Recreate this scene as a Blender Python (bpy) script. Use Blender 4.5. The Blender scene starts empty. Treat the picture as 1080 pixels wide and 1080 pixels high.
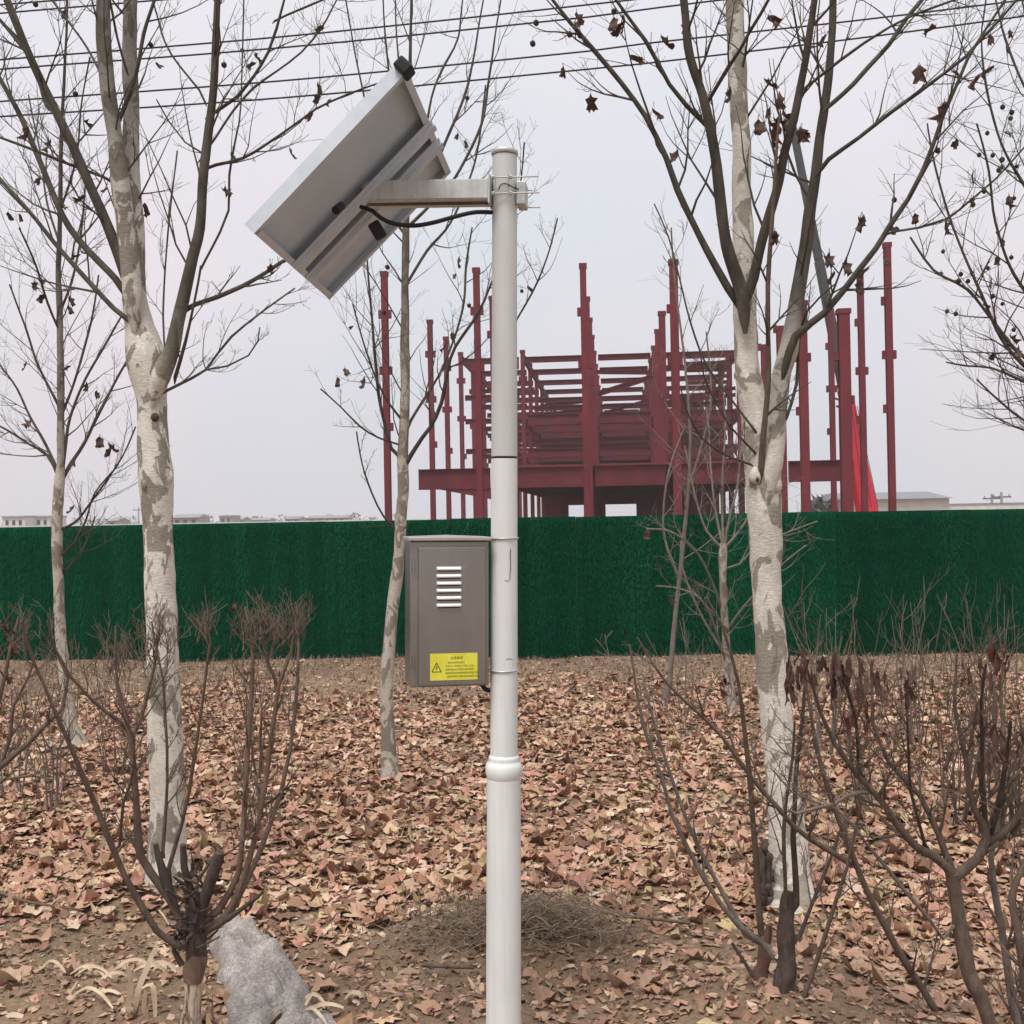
import bpy, math, random
import numpy as np
from mathutils import Vector, Matrix, noise as mnoise

S = bpy.context.scene
C = S.collection
random.seed(7)
RNG = np.random.default_rng(7)
R = math.radians

# ------------------------------------------------------------------ camera
EYE = 1.6
FPX = 1158.0
cam_d = bpy.data.cameras.new('camera')
cam_d.sensor_width = 36.0
cam_d.lens = 36.0 * FPX / 1080.0
cam_d.clip_end = 3000
cam_d.clip_start = 0.05
cam = bpy.data.objects.new('camera', cam_d)
C.objects.link(cam)
CM = Matrix.Rotation(R(90.35), 4, 'X') @ Matrix.Rotation(R(-1.06), 4, 'Z')
cam.matrix_world = Matrix.Translation((0, 0, EYE)) @ CM
S.camera = cam
CR = CM.to_3x3()
CRI = CR.inverted()


def P(x, y, d):
    """world point seen at photo coordinates x, y standing d metres away (along +Y)"""
    v = CR @ Vector(((x - 540) / FPX, -(y - 540) / FPX, -1))
    return Vector((0, 0, EYE)) + v * (d / v.y)


def proj(p):
    q = CRI @ (Vector(p) - Vector((0, 0, EYE)))
    return 540 + FPX * q.x / -q.z, 540 - FPX * q.y / -q.z


# ------------------------------------------------------------------ sky, sun, exposure
SUN_EL, SUN_ROT = R(66), R(205)
W = bpy.data.worlds.new('World')
S.world = W
W.use_nodes = True
nt = W.node_tree
nt.nodes.clear()
out = nt.nodes.new('ShaderNodeOutputWorld')
bg = nt.nodes.new('ShaderNodeBackground')
sky = nt.nodes.new('ShaderNodeTexSky')
sky.sky_type = 'NISHITA'
sky.sun_disc = False
sky.sun_elevation = SUN_EL
sky.sun_rotation = SUN_ROT
sky.dust_density = 3
hs = nt.nodes.new('ShaderNodeHueSaturation')
hs.inputs['Saturation'].default_value = 0.25
nt.links.new(sky.outputs[0], hs.inputs['Color'])
tc = nt.nodes.new('ShaderNodeTexCoord')
no = nt.nodes.new('ShaderNodeTexNoise')
no.inputs['Scale'].default_value = 2.6
no.inputs['Detail'].default_value = 3
nt.links.new(tc.outputs['Generated'], no.inputs['Vector'])
rp = nt.nodes.new('ShaderNodeValToRGB')
rp.color_ramp.elements[0].position = 0.3
rp.color_ramp.elements[0].color = (6.15, 6.6, 7.1, 1)
rp.color_ramp.elements[1].position = 0.7
rp.color_ramp.elements[1].color = (7.45, 6.8, 7.25, 1)
nt.links.new(no.outputs['Fac'], rp.inputs['Fac'])
# overcast layer: slightly greyer towards the horizon
sep = nt.nodes.new('ShaderNodeSeparateXYZ')
nt.links.new(tc.outputs['Generated'], sep.inputs[0])
mr = nt.nodes.new('ShaderNodeMapRange')
mr.inputs['From Min'].default_value = 0.0
mr.inputs['From Max'].default_value = 0.45
mr.inputs['To Min'].default_value = 0.93
mr.inputs['To Max'].default_value = 1.10
nt.links.new(sep.outputs['Z'], mr.inputs['Value'])
mul = nt.nodes.new('ShaderNodeVectorMath')
mul.operation = 'SCALE'
nt.links.new(rp.outputs['Color'], mul.inputs[0])
nt.links.new(mr.outputs[0], mul.inputs['Scale'])
mx = nt.nodes.new('ShaderNodeMix')
mx.data_type = 'RGBA'
mx.inputs['Factor'].default_value = 0.93
nt.links.new(hs.outputs[0], mx.inputs['A'])
nt.links.new(mul.outputs[0], mx.inputs['B'])
nt.links.new(mx.outputs['Result'], bg.inputs['Color'])
bg.inputs['Strength'].default_value = 0.10
nt.links.new(bg.outputs[0], out.inputs['Surface'])

sd = bpy.data.lights.new('sun', 'SUN')
sd.energy = 3.1
sd.angle = R(25)
sd.color = (1.0, 0.97, 0.93)
so = bpy.data.objects.new('sun', sd)
C.objects.link(so)
az = SUN_ROT
sdir = Vector((math.sin(az) * math.cos(SUN_EL), math.cos(az) * math.cos(SUN_EL), math.sin(SUN_EL)))
so.rotation_euler = (sdir).to_track_quat('Z', 'Y').to_euler()
S.view_settings.view_transform = 'Standard'
S.view_settings.look = 'None'
S.view_settings.exposure = 0.25
S.view_settings.gamma = 1.0
S.view_settings.use_curve_mapping = False


# ------------------------------------------------------------------ helpers
def tag(o, label=None, cat=None, group=None, kind=None):
    if label: o['label'] = label
    if cat: o['category'] = cat
    if group: o['group'] = group
    if kind: o['kind'] = kind
    return o


def empty(name, loc=(0, 0, 0)):
    o = bpy.data.objects.new(name, None)
    o.location = loc
    o.empty_display_size = 0.1
    C.objects.link(o)
    return o


def link(name, me, parent=None, loc=None):
    o = bpy.data.objects.new(name, me)
    C.objects.link(o)
    if parent is not None:
        o.parent = parent
        o.matrix_parent_inverse = Matrix.Translation(-Vector(parent.location)) if parent.type == 'EMPTY' else Matrix()
        # keeps children in world coordinates (parents are never rotated)
    if loc is not None:
        o.location = loc
    return o


def np_mesh(name, V, F, mat, smooth=False, attrs=None, cols=None):
    """V (n,3), F (m,3 or 4) int arrays"""
    me = bpy.data.meshes.new(name)
    V = np.asarray(V, dtype=np.float32)
    F = np.asarray(F, dtype=np.int32)
    n, m, k = len(V), len(F), F.shape[1]
    me.vertices.add(n)
    me.vertices.foreach_set('co', V.ravel())
    me.loops.add(m * k)
    me.loops.foreach_set('vertex_index', F.ravel())
    me.polygons.add(m)
    me.polygons.foreach_set('loop_start', np.arange(0, m * k, k, dtype=np.int32))
    me.polygons.foreach_set('use_smooth', np.full(m, smooth))
    if attrs:
        for an, av in attrs.items():
            a = me.attributes.new(an, 'FLOAT', 'POINT')
            a.data.foreach_set('value', np.asarray(av, dtype=np.float32))
    if cols is not None:
        a = me.attributes.new('tint', 'FLOAT_COLOR', 'POINT')
        a.data.foreach_set('color', np.asarray(cols, dtype=np.float32).ravel())
    me.update(calc_edges=True)
    me.validate()
    me.materials.append(mat)
    return me


class MB:
    """collects quads/tris with python lists; becomes one mesh"""
    def __init__(s):
        s.v, s.f, s.r = [], [], []

    def add(s, vs, fs, r=0.0):
        o = len(s.v)
        s.v += [tuple(v) for v in vs]
        s.r += [r] * len(vs)
        s.f += [tuple(i + o for i in f) for f in fs]

    def box(s, c, size, M=None):
        x, y, z = size[0] / 2, size[1] / 2, size[2] / 2
        vs = [Vector((a * x, b * y, d * z)) for a in (-1, 1) for b in (-1, 1) for d in (-1, 1)]
        if M is not None: vs = [M @ v for v in vs]
        c = Vector(c)
        s.add([v + c for v in vs], [(0, 1, 3, 2), (4, 6, 7, 5), (0, 4, 5, 1), (2, 3, 7, 6), (0, 2, 6, 4), (1, 5, 7, 3)])

    def bar(s, a, b, w, h, up=Vector((0, 0, 1))):
        a, b = Vector(a), Vector(b)
        t = (b - a).normalized()
        u = t.cross(up).normalized()
        n = u.cross(t)
        vs = [q + u * (i * w / 2) + n * (j * h / 2) for q in (a, b) for i, j in ((-1, -1), (1, -1), (1, 1), (-1, 1))]
        s.add(vs, [(0, 1, 2, 3), (7, 6, 5, 4), (0, 4, 5, 1), (1, 5, 6, 2), (2, 6, 7, 3), (3, 7, 4, 0)])

    def tube(s, pts, rad, n=6, wob=0.0, cap=True, seed=0.0):
        pts = [Vector(p) for p in pts]
        o = len(s.v)
        m = len(pts)
        u = None
        for i, p in enumerate(pts):
            t = (pts[min(i + 1, m - 1)] - pts[max(i - 1, 0)])
            if t.length < 1e-9: t = Vector((0, 0, 1))
            t.normalize()
            if u is None:
                u = t.cross(Vector((0.31, 0.87, 0.2)))
                if u.length < 0.1: u = t.cross(Vector((1, 0, 0)))
            else:
                u = u - t * u.dot(t)
            u.normalize()
            w = t.cross(u)
            r = rad[i] if hasattr(rad, '__len__') else rad
            for k in range(n):
                a = 2 * math.pi * k / n
                dirv = u * math.cos(a) + w * math.sin(a)
                rr = r
                if wob:
                    q = p + dirv * r
                    rr = r * (1 + wob * (mnoise.noise(q * 6 + Vector((seed, 0, 0))) + 0.5 * mnoise.noise(q * 17)) )
                s.v.append(tuple(p + dirv * rr))
                s.r.append(r)
        for i in range(m - 1):
            for k in range(n):
                a = o + i * n + k
                b = o + i * n + (k + 1) % n
                s.f.append((a, b, b + n, a + n))
        if cap:
            for base, fl in ((o, True), (o + (m - 1) * n, False)):
                q = len(s.v)
                s.v += s.v[base:base + n]
                s.r += s.r[base:base + n]
                f = tuple(q + k for k in range(n))
                s.f.append(f[::-1] if fl else f)

    def mesh(s, name, mat, smooth=False):
        me = bpy.data.meshes.new(name)
        me.from_pydata(s.v, [], s.f)
        if smooth:
            me.polygons.foreach_set('use_smooth', [len(f) <= 4 for f in s.f])
        a = me.attributes.new('rad', 'FLOAT', 'POINT')
        a.data.foreach_set('value', s.r)
        me.update()
        me.materials.append(mat)
        return me

    def build(s, name, mat, parent=None, smooth=False):
        return link(name, s.mesh(name, mat, smooth), parent)


def bevel(o, w=0.004, seg=2):
    m = o.modifiers.new('bevel', 'BEVEL')
    m.width = w
    m.segments = seg
    m.limit_method = 'ANGLE'
    return o


def catmull(pts, rad, step):
    P_ = [Vector(p) for p in pts]
    op, orr = [], []
    n = len(P_)
    for i in range(n - 1):
        p0, p1, p2, p3 = P_[max(i - 1, 0)], P_[i], P_[i + 1], P_[min(i + 2, n - 1)]
        k = max(1, int((p2 - p1).length / step))
        for j in range(k):
            t = j / k
            q = 0.5 * ((2 * p1) + (p2 - p0) * t + (2 * p0 - 5 * p1 + 4 * p2 - p3) * t * t + (3 * p1 - p0 - 3 * p2 + p3) * t ** 3)
            op.append(q)
            orr.append(rad[i] * (1 - t) + rad[i + 1] * t)
    op.append(P_[-1])
    orr.append(rad[-1])
    return op, orr


# ------------------------------------------------------------------ materials
class NM:
    def __init__(s, name, rough=0.8, metal=0.0, spec=0.3):
        s.m = bpy.data.materials.new(name)
        s.m.use_nodes = True
        s.t = s.m.node_tree
        s.b = s.t.nodes['Principled BSDF']
        s.b.inputs['Roughness'].default_value = rough
        s.b.inputs['Metallic'].default_value = metal
        s.b.inputs['Specular IOR Level'].default_value = spec

    def n(s, ty, **kw):
        x = s.t.nodes.new(ty)
        for k, v in kw.items():
            if k in x.inputs: x.inputs[k].default_value = v
            else: setattr(x, k, v)
        return x

    def l(s, a, b): s.t.links.new(a, b)

    def coord(s, kind='Object', scale=(1, 1, 1)):
        t = s.n('ShaderNodeTexCoord')
        mp = s.n('ShaderNodeMapping')
        mp.inputs['Scale'].default_value = scale
        s.l(t.outputs[kind], mp.inputs[0])
        return mp.outputs[0]

    def noise(s, vec, scale, detail=4, rough=0.55, dist=0.0):
        x = s.n('ShaderNodeTexNoise')
        x.inputs['Scale'].default_value = scale
        x.inputs['Detail'].default_value = detail
        x.inputs['Roughness'].default_value = rough
        x.inputs['Distortion'].default_value = dist
        if vec is not None: s.l(vec, x.inputs['Vector'])
        return x.outputs['Fac']

    def ramp(s, fac, stops, interp='LINEAR'):
        x = s.n('ShaderNodeValToRGB')
        cr = x.color_ramp
        cr.interpolation = interp
        while len(cr.elements) < len(stops): cr.elements.new(0.5)
        for e, (p, c) in zip(cr.elements, stops):
            e.position = p
            e.color = (*c, 1) if len(c) == 3 else c
        s.l(fac, x.inputs['Fac'])
        return x.outputs['Color']

    def mix(s, fac, a, b, blend='MIX'):
        x = s.n('ShaderNodeMix', data_type='RGBA', blend_type=blend)
        for sock, v in (('Factor', fac), ('A', a), ('B', b)):
            i = x.inputs[sock] if sock != 'Factor' else x.inputs[0]
            if sock == 'A': i = x.inputs[6]
            if sock == 'B': i = x.inputs[7]
            if isinstance(v, (int, float)): i.default_value = v
            elif isinstance(v, tuple): i.default_value = (*v, 1)
            else: s.l(v, i)
        return x.outputs[2]

    def attr(s, name, out='Fac'):
        x = s.n('ShaderNodeAttribute', attribute_name=name)
        return x.outputs[out]

    def col(s, v):
        if isinstance(v, tuple): s.b.inputs['Base Color'].default_value = (*v, 1)
        else: s.l(v, s.b.inputs['Base Color'])
        return s

    def bump(s, h, strength=0.3, dist=0.01):
        x = s.n('ShaderNodeBump')
        x.inputs['Strength'].default_value = strength
        x.inputs['Distance'].default_value = dist
        s.l(h, x.inputs['Height'])
        s.l(x.outputs[0], s.b.inputs['Normal'])
        return s


def W01(m, fac, a, b):
    x = m.n('ShaderNodeMapRange')
    x.inputs['From Min'].default_value = a
    x.inputs['From Max'].default_value = b
    m.l(fac, x.inputs['Value'])
    return x.outputs[0]


# soil
m = NM('soil', 0.95)
v = m.coord()
c1 = m.ramp(m.noise(v, 0.9, 6), [(0.3, (0.24, 0.16, 0.105)), (0.5, (0.33, 0.23, 0.155)), (0.75, (0.40, 0.30, 0.20))])
c2 = m.ramp(m.noise(v, 38, 5, 0.7), [(0.35, (0.5, 0.47, 0.44)), (0.65, (1.15, 1.1, 1.05))])
m.col(m.mix(0.8, c1, c2, 'MULTIPLY'))
m.bump(m.noise(v, 45, 6, 0.75), 0.9, 0.03)
M_SOIL = m.m

# fallen leaves: colour from per-leaf tint
m = NM('dry_leaf', 0.75, spec=0.25)
v = m.coord()
t = m.attr('tint', 'Color')
m.col(m.mix(0.55, t, m.ramp(m.noise(v, 60, 4), [(0.3, (0.6, 0.55, 0.5)), (0.7, (1.15, 1.12, 1.1))]), 'MULTIPLY'))
M_LEAF = m.m

m = NM('dry_leaf_single', 0.7, spec=0.25)
oi = m.n('ShaderNodeObjectInfo')
v = m.coord()
c = m.ramp(oi.outputs['Random'], [(0.0, (0.33, 0.195, 0.125)), (0.3, (0.43, 0.285, 0.195)), (0.55, (0.36, 0.21, 0.15)), (0.8, (0.48, 0.35, 0.25)), (1.0, (0.20, 0.115, 0.078))])
m.col(m.mix(0.6, c, m.ramp(m.noise(v, 45, 4), [(0.3, (0.55, 0.5, 0.45)), (0.7, (1.1, 1.1, 1.1))]), 'MULTIPLY'))
M_LEAF1 = m.m

m = NM('withered_leaf', 0.8)
v = m.coord()
m.col(m.ramp(m.noise(v, 30, 3), [(0.35, (0.035, 0.022, 0.018)), (0.6, (0.11, 0.062, 0.045)), (0.75, (0.19, 0.12, 0.085))]))
M_WITHER = m.m
m = NM('withered_red_leaf', 0.8)
v = m.coord()
m.col(m.ramp(m.noise(v, 30, 3), [(0.35, (0.05, 0.014, 0.013)), (0.65, (0.14, 0.045, 0.03))]))
M_WITHER2 = m.m
m = NM('seed_ball', 0.9)
m.col((0.045, 0.03, 0.022))
M_SEED = m.m


def bark(name, pale=(0.68, 0.64, 0.565), patch=(0.29, 0.262, 0.215), dark=(0.072, 0.064, 0.052), r0=0.026, r1=0.043, psc=9.0):
    m = NM(name, 0.85)
    v = m.coord('Object', (1, 1, 0.55))
    n1 = m.noise(v, psc, 5, 0.55, 1.1)
    base = m.ramp(n1, [(0.50, pale), (0.515, tuple(c * 0.72 for c in pale)), (0.53, patch), (0.66, patch), (0.68, tuple(c * 0.7 for c in patch))])
    n2 = m.noise(v, psc * 2.1, 4, 0.5, 1.0)
    base = m.mix(m.ramp(n2, [(0.62, (0, 0, 0)), (0.65, (1, 1, 1))]), base, tuple(c * 1.12 for c in pale))
    v2 = m.coord('Object', (1, 1, 2.2))
    base = m.mix(0.5, base, m.ramp(m.noise(v2, 45, 5, 0.7), [(0.3, (0.5, 0.48, 0.46)), (0.65, (1.1, 1.1, 1.1))]), 'MULTIPLY')
    base = m.mix(0.55, base, m.ramp(m.noise(m.coord('Object', (1, 1, 0.5)), 3.0, 5, 0.7), [(0.35, (0.6, 0.58, 0.55)), (0.6, (1.05, 1.05, 1.05))]), 'MULTIPLY')
    v3 = m.coord('Object', (1, 1, 0.3))
    dk = m.mix(1.0, dark, m.ramp(m.noise(v3, 30, 4), [(0.3, (0.6, 0.6, 0.6)), (0.7, (1.5, 1.45, 1.3))]), 'MULTIPLY')
    f = W01(m, m.attr('rad'), r0, r1)
    m.col(m.mix(f, dk, base))
    v4 = m.coord('Object', (1, 1, 3.0))
    m.bump(m.mix(0.45, n1, m.noise(v4, 50, 5, 0.7)), 0.7, 0.014)
    return m.m


M_BARK = bark('plane_bark')
M_BARK_FAR = bark('young_plane_bark', (0.50, 0.46, 0.39), (0.26, 0.22, 0.175), (0.062, 0.052, 0.043), 0.018, 0.035, 11.0)
M_BARK_R = bark('old_plane_bark', (0.68, 0.64, 0.565), (0.33, 0.295, 0.24), (0.062, 0.054, 0.043), 0.026, 0.04, 8.5)


def stem_mat(name, a, b, c):
    m = NM(name, 0.85)
    v = m.coord('Object', (1, 1, 0.35))
    n = m.noise(v, 38, 6, 0.75)
    m.col(m.ramp(n, [(0.3, a), (0.55, b), (0.75, c)]))
    m.bump(m.noise(v, 80, 5, 0.7), 0.9, 0.006)
    return m.m


M_STEM = stem_mat('shrub_stem', (0.07, 0.05, 0.038), (0.135, 0.098, 0.073), (0.22, 0.165, 0.125))
M_STEM_DARK = stem_mat('shrub_stem_dark', (0.035, 0.027, 0.023), (0.08, 0.06, 0.048), (0.15, 0.115, 0.09))
M_STEM_RUSTY = stem_mat('shrub_stem_rusty', (0.09, 0.055, 0.04), (0.165, 0.105, 0.075), (0.25, 0.175, 0.13))
M_STEM_GREY = stem_mat('shrub_stem_grey', (0.095, 0.078, 0.065), (0.18, 0.15, 0.125), (0.27, 0.23, 0.195))
m = NM('verge_grass', 0.9)
v = m.coord()
m.col(m.ramp(m.noise(v, 1.5, 5, 0.7), [(0.3, (0.115, 0.085, 0.06)), (0.5, (0.20, 0.155, 0.115)), (0.7, (0.30, 0.235, 0.18))]))
M_VERGE = m.m
M_VINE = stem_mat('dry_vine', (0.08, 0.055, 0.04), (0.26, 0.195, 0.14), (0.50, 0.40, 0.30))
m = NM('flaky_stump_bark', 0.9)
v = m.coord('Object', (1, 1, 0.16))
nz = m.noise(v, 75, 5, 0.7, 0.4)
m.col(m.ramp(nz, [(0.38, (0.07, 0.04, 0.03)), (0.46, (0.24, 0.16, 0.115)), (0.52, (0.46, 0.38, 0.29)), (0.62, (0.55, 0.47, 0.37))]))
m.bump(nz, 1.0, 0.012)
M_STEM_FLAKE = m.m
M_STEM_RED = stem_mat('reddish_stump_wood', (0.085, 0.04, 0.03), (0.145, 0.08, 0.06), (0.21, 0.14, 0.105))

m = NM('dry_straw', 0.75)
oi = m.n('ShaderNodeObjectInfo')
v = m.coord()
m.col(m.ramp(m.noise(v, 12, 3), [(0.3, (0.32, 0.24, 0.15)), (0.6, (0.52, 0.42, 0.29)), (0.8, (0.62, 0.53, 0.4))]))
M_STRAW = m.m
m = NM('dry_grass', 0.85)
v = m.coord()
m.col(m.ramp(m.noise(v, 6, 3), [(0.3, (0.12, 0.09, 0.065)), (0.55, (0.23, 0.175, 0.12)), (0.8, (0.33, 0.26, 0.18))]))
M_GRASS = m.m
m = NM('greenish_grass', 0.85)
v = m.coord()
m.col(m.ramp(m.noise(v, 6, 3), [(0.3, (0.13, 0.13, 0.06)), (0.7, (0.26, 0.21, 0.12))]))
M_GREEN = m.m

# painted pole
m = NM('white_pole_paint', 0.42, spec=0.5)
v = m.coord('Object', (1, 1, 0.25))
c = m.ramp(m.noise(v, 9, 5, 0.6), [(0.3, (0.60, 0.62, 0.60)), (0.6, (0.70, 0.715, 0.70)), (0.8, (0.74, 0.74, 0.73))])
v = m.coord('Object', (1, 1, 0.5))
d = m.ramp(m.noise(v, 60, 5, 0.8), [(0.68, (0, 0, 0)), (0.74, (0.6, 0.6, 0.6))])
st_ = m.ramp(m.noise(m.coord('Object', (1, 1, 0.02)), 60, 4, 0.7), [(0.5, (0, 0, 0)), (0.75, (0.35, 0.35, 0.35))])
m.col(m.mix(st_, m.mix(d, c, (0.36, 0.35, 0.32)), (0.42, 0.40, 0.36)))
m.bump(m.noise(v, 12, 3), 0.06, 0.01)
M_POLE = m.m
m = NM('backlit_pole_paint', 0.45, spec=0.45)  # upper shaft: darkening against the bright sky put into the paint colour
v = m.coord('Object', (1, 1, 0.25))
m.col(m.ramp(m.noise(v, 9, 5, 0.6), [(0.3, (0.46, 0.475, 0.455)), (0.6, (0.54, 0.55, 0.53)), (0.8, (0.57, 0.575, 0.56))]))
m.bump(m.noise(v, 12, 3), 0.06, 0.01)
M_POLE2 = m.m
# galvanised / aluminium
def metal(name, a, b, rough, metalness=0.6, sc=(1, 1, 1), nsc=14, dirt=0.0):
    m = NM(name, rough, metalness, 0.5)
    v = m.coord('Object', sc)
    n = m.noise(v, nsc, 5, 0.65)
    cc_ = m.ramp(n, [(0.3, a), (0.7, b)])
    if dirt:
        dr = m.ramp(m.noise(m.coord('Object', (1, 1, 0.05)), 45, 5, 0.75), [(0.45, (0, 0, 0)), (0.75, (dirt, dirt, dirt))])
        cc_ = m.mix(dr, cc_, tuple(q * 0.45 for q in a))
        dr2 = m.ramp(m.noise(m.coord(), 11, 6, 0.8), [(0.55, (0, 0, 0)), (0.8, (dirt, dirt, dirt))])
        cc_ = m.mix(dr2, cc_, tuple(min(1, q * 1.5) for q in b))
    m.col(cc_)
    x = m.n('ShaderNodeMapRange')
    x.inputs['To Min'].default_value = rough - 0.12
    x.inputs['To Max'].default_value = rough + 0.12
    m.l(n, x.inputs['Value'])
    m.l(x.outputs[0], m.b.inputs['Roughness'])
    return m.m
M_CAB = metal('brushed_cabinet_steel', (0.24, 0.232, 0.215), (0.32, 0.31, 0.29), 0.33, 0.8, (1, 1, 0.6), 3, 0.14)
M_CABLID = metal('cabinet_lid_steel', (0.42, 0.40, 0.37), (0.55, 0.53, 0.5), 0.38, 0.7)
M_LOUVER = metal('louvre_bright_steel', (0.75, 0.74, 0.7), (0.85, 0.84, 0.8), 0.35, 0.3)
M_ALU = metal('panel_frame_aluminium', (0.52, 0.57, 0.62), (0.60, 0.65, 0.70), 0.45, 0.35)
M_BACK = metal('panel_backsheet', (0.44, 0.51, 0.58), (0.52, 0.59, 0.66), 0.5, 0.0, (1, 1, 1), 5, 0.08)
M_ARM = metal('galvanised_arm', (0.46, 0.47, 0.46), (0.60, 0.61, 0.59), 0.5, 0.35, dirt=0.4)
M_BOLT = metal('zinc_bolt', (0.40, 0.40, 0.38), (0.62, 0.61, 0.58), 0.4, 0.7)
m = NM('solar_cells', 0.15, spec=0.6); m.col((0.012, 0.016, 0.04)); M_CELL = m.m
m = NM('black_rubber', 0.6); m.col((0.012, 0.012, 0.012)); M_BLACK = m.m
m = NM('wire_sheath', 0.6); m.col((0.02, 0.02, 0.022)); M_WIRE = m.m
m = NM('scuff_mark', 0.7); m.col((0.06, 0.06, 0.06)); M_SCUFF = m.m
m = NM('sticker_yellow', 0.4, spec=0.5)
v = m.coord(); m.col(m.ramp(m.noise(v, 25, 3), [(0.3, (0.62, 0.60, 0.035)), (0.7, (0.74, 0.70, 0.09))])); M_STICK = m.m
m = NM('sticker_print', 0.5); m.col((0.09, 0.085, 0.01)); M_PRINT = m.m

# artificial turf of the hoarding
m = NM('turf_backing', 0.95, spec=0.0)
v = m.coord('Object', (1, 1, 0.12))
oi = m.n('ShaderNodeObjectInfo')
a = m.ramp(m.noise(v, 55, 5, 0.7), [(0.3, (0.002, 0.034, 0.018)), (0.7, (0.006, 0.075, 0.04))])
hsv = m.n('ShaderNodeHueSaturation')
mrr = m.n('ShaderNodeMapRange'); mrr.inputs['To Min'].default_value = 0.75; mrr.inputs['To Max'].default_value = 1.25
m.l(oi.outputs['Random'], mrr.inputs['Value']); m.l(mrr.outputs[0], hsv.inputs['Value']); m.l(a, hsv.inputs['Color']); a = hsv.outputs[0]
m.col(a)
m.bump(m.noise(v, 60, 3), 0.8, 0.02)
M_TURF = m.m
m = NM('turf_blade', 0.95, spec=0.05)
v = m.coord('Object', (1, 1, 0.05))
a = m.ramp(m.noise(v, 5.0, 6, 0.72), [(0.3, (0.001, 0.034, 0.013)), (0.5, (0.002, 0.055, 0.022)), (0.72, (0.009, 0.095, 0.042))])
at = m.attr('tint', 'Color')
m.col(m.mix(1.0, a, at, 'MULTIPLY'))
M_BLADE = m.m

# red primer steel
def steelm(name, a, b):
    m = NM(name, 0.75)
    v = m.coord('Object', (1, 1, 0.4))
    m.col(m.ramp(m.noise(v, 1.3, 5, 0.65), [(0.3, a), (0.7, b)]))
    return m.m
M_STEEL = steelm('red_primer', (0.095, 0.011, 0.016), (0.155, 0.019, 0.027))
M_STEEL2 = steelm('red_primer_dull', (0.075, 0.009, 0.014), (0.135, 0.018, 0.022))
M_DECK = steelm('rusty_deck', (0.13, 0.017, 0.015), (0.19, 0.032, 0.024))
m = NM('crane_red', 0.45, spec=0.4); m.col((0.50, 0.012, 0.03)); M_CRANE = m.m
m = NM('crane_grey', 0.6); m.col((0.038, 0.037, 0.033)); M_CRANEG = m.m
m = NM('glass_dark', 0.1, spec=0.6); m.col((0.03, 0.035, 0.04)); M_GLASS = m.m
m = NM('white_render', 0.9)
v = m.coord(); m.col(m.ramp(m.noise(v, 1.2, 4), [(0.3, (0.52, 0.51, 0.49)), (0.7, (0.64, 0.63, 0.61))])); M_WHITE = m.m
m = NM('grey_render', 0.9)
v = m.coord(); m.col(m.ramp(m.noise(v, 0.8, 4), [(0.3, (0.26, 0.25, 0.25)), (0.7, (0.36, 0.35, 0.34))])); M_GREY = m.m
m = NM('grey_roof', 0.7)
v = m.coord('Object', (6, 1, 1)); m.col(m.ramp(m.noise(v, 2, 2), [(0.3, (0.17, 0.18, 0.19)), (0.7, (0.23, 0.24, 0.25))])); M_ROOF = m.m
m = NM('hazed_brick_roof', 0.8); m.col((0.25, 0.235, 0.23)); M_ROOF2 = m.m  # roof colour greyed to include distance haze
m = NM('concrete', 0.9); v = m.coord(); m.col(m.ramp(m.noise(v, 5, 4), [(0.3, (0.26, 0.25, 0.24)), (0.7, (0.36, 0.35, 0.33))])); M_CONC = m.m
m = NM('far_foliage', 0.95); v = m.coord(); m.col(m.ramp(m.noise(v, 0.5, 4), [(0.3, (0.05, 0.05, 0.045)), (0.7, (0.12, 0.11, 0.09))])); M_FAR = m.m
m = NM('grey_felt', 0.95, spec=0.15)
v = m.coord()
a = m.ramp(m.noise(v, 8, 5, 0.7), [(0.3, (0.185, 0.165, 0.15)), (0.7, (0.39, 0.355, 0.33))])
b = m.ramp(m.noise(v, 120, 6, 0.85), [(0.38, (0.35, 0.34, 0.33)), (0.5, (0.9, 0.9, 0.9)), (0.62, (1.8, 1.8, 1.8))])
m.col(m.mix(0.65, a, b, 'MULTIPLY'))
m.bump(m.noise(v, 90, 4, 0.7), 0.35, 0.004)
M_FELT = m.m


# ------------------------------------------------------------------ ground
TREE_FEET = ((-1.47, 4.72, 0.05), (1.12, 4.52, 0.012), (-0.74, 6.7, 0.04), (-3.12, 7.8, 0.05), (1.72, 8.6, 0.04), (-0.93, 3.32, 0.03), (0.86, 3.5, 0.03))


def gh(x, y):
    """ground height, numpy"""
    x = np.asarray(x, float); y = np.asarray(y, float)
    h = 0.018 * np.sin(x * 1.7 + 0.6 * y) * np.sin(y * 1.3 + 0.4) + 0.012 * np.sin(3.9 * x + 1.1) * np.sin(4.3 * y + x)
    h += 0.008 * np.sin(9.1 * x + 2.0 * y) * np.sin(8.3 * y - 3 * x)
    for cx, cy, a in TREE_FEET:
        h += a * np.exp(-((x - cx) ** 2 + (y - cy) ** 2) / 0.30 ** 2)
    # soil mounds: near the pole, lower left, under the pruned shrub
    for cx, cy, rx, ry, a in ((-0.42, 3.55, 0.28, 0.2, 0.07), (-1.35, 3.75, 0.4, 0.25, 0.05), (0.5, 3.6, 0.4, 0.2, 0.05), (-0.05, 4.15, 0.35, 0.22, 0.05),
                              (-1.55, 4.7, 0.35, 0.3, 0.05), (1.15, 4.5, 0.4, 0.35, 0.05), (0.75, 3.4, 0.2, 0.15, 0.04)):
        h += a * np.exp(-((x - cx) / rx) ** 2 - ((y - cy) / ry) ** 2)
    f = np.clip((20 - y) / 6, 0, 1) * np.clip((14 - np.abs(x)) / 4, 0, 1)
    return h * f


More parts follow.
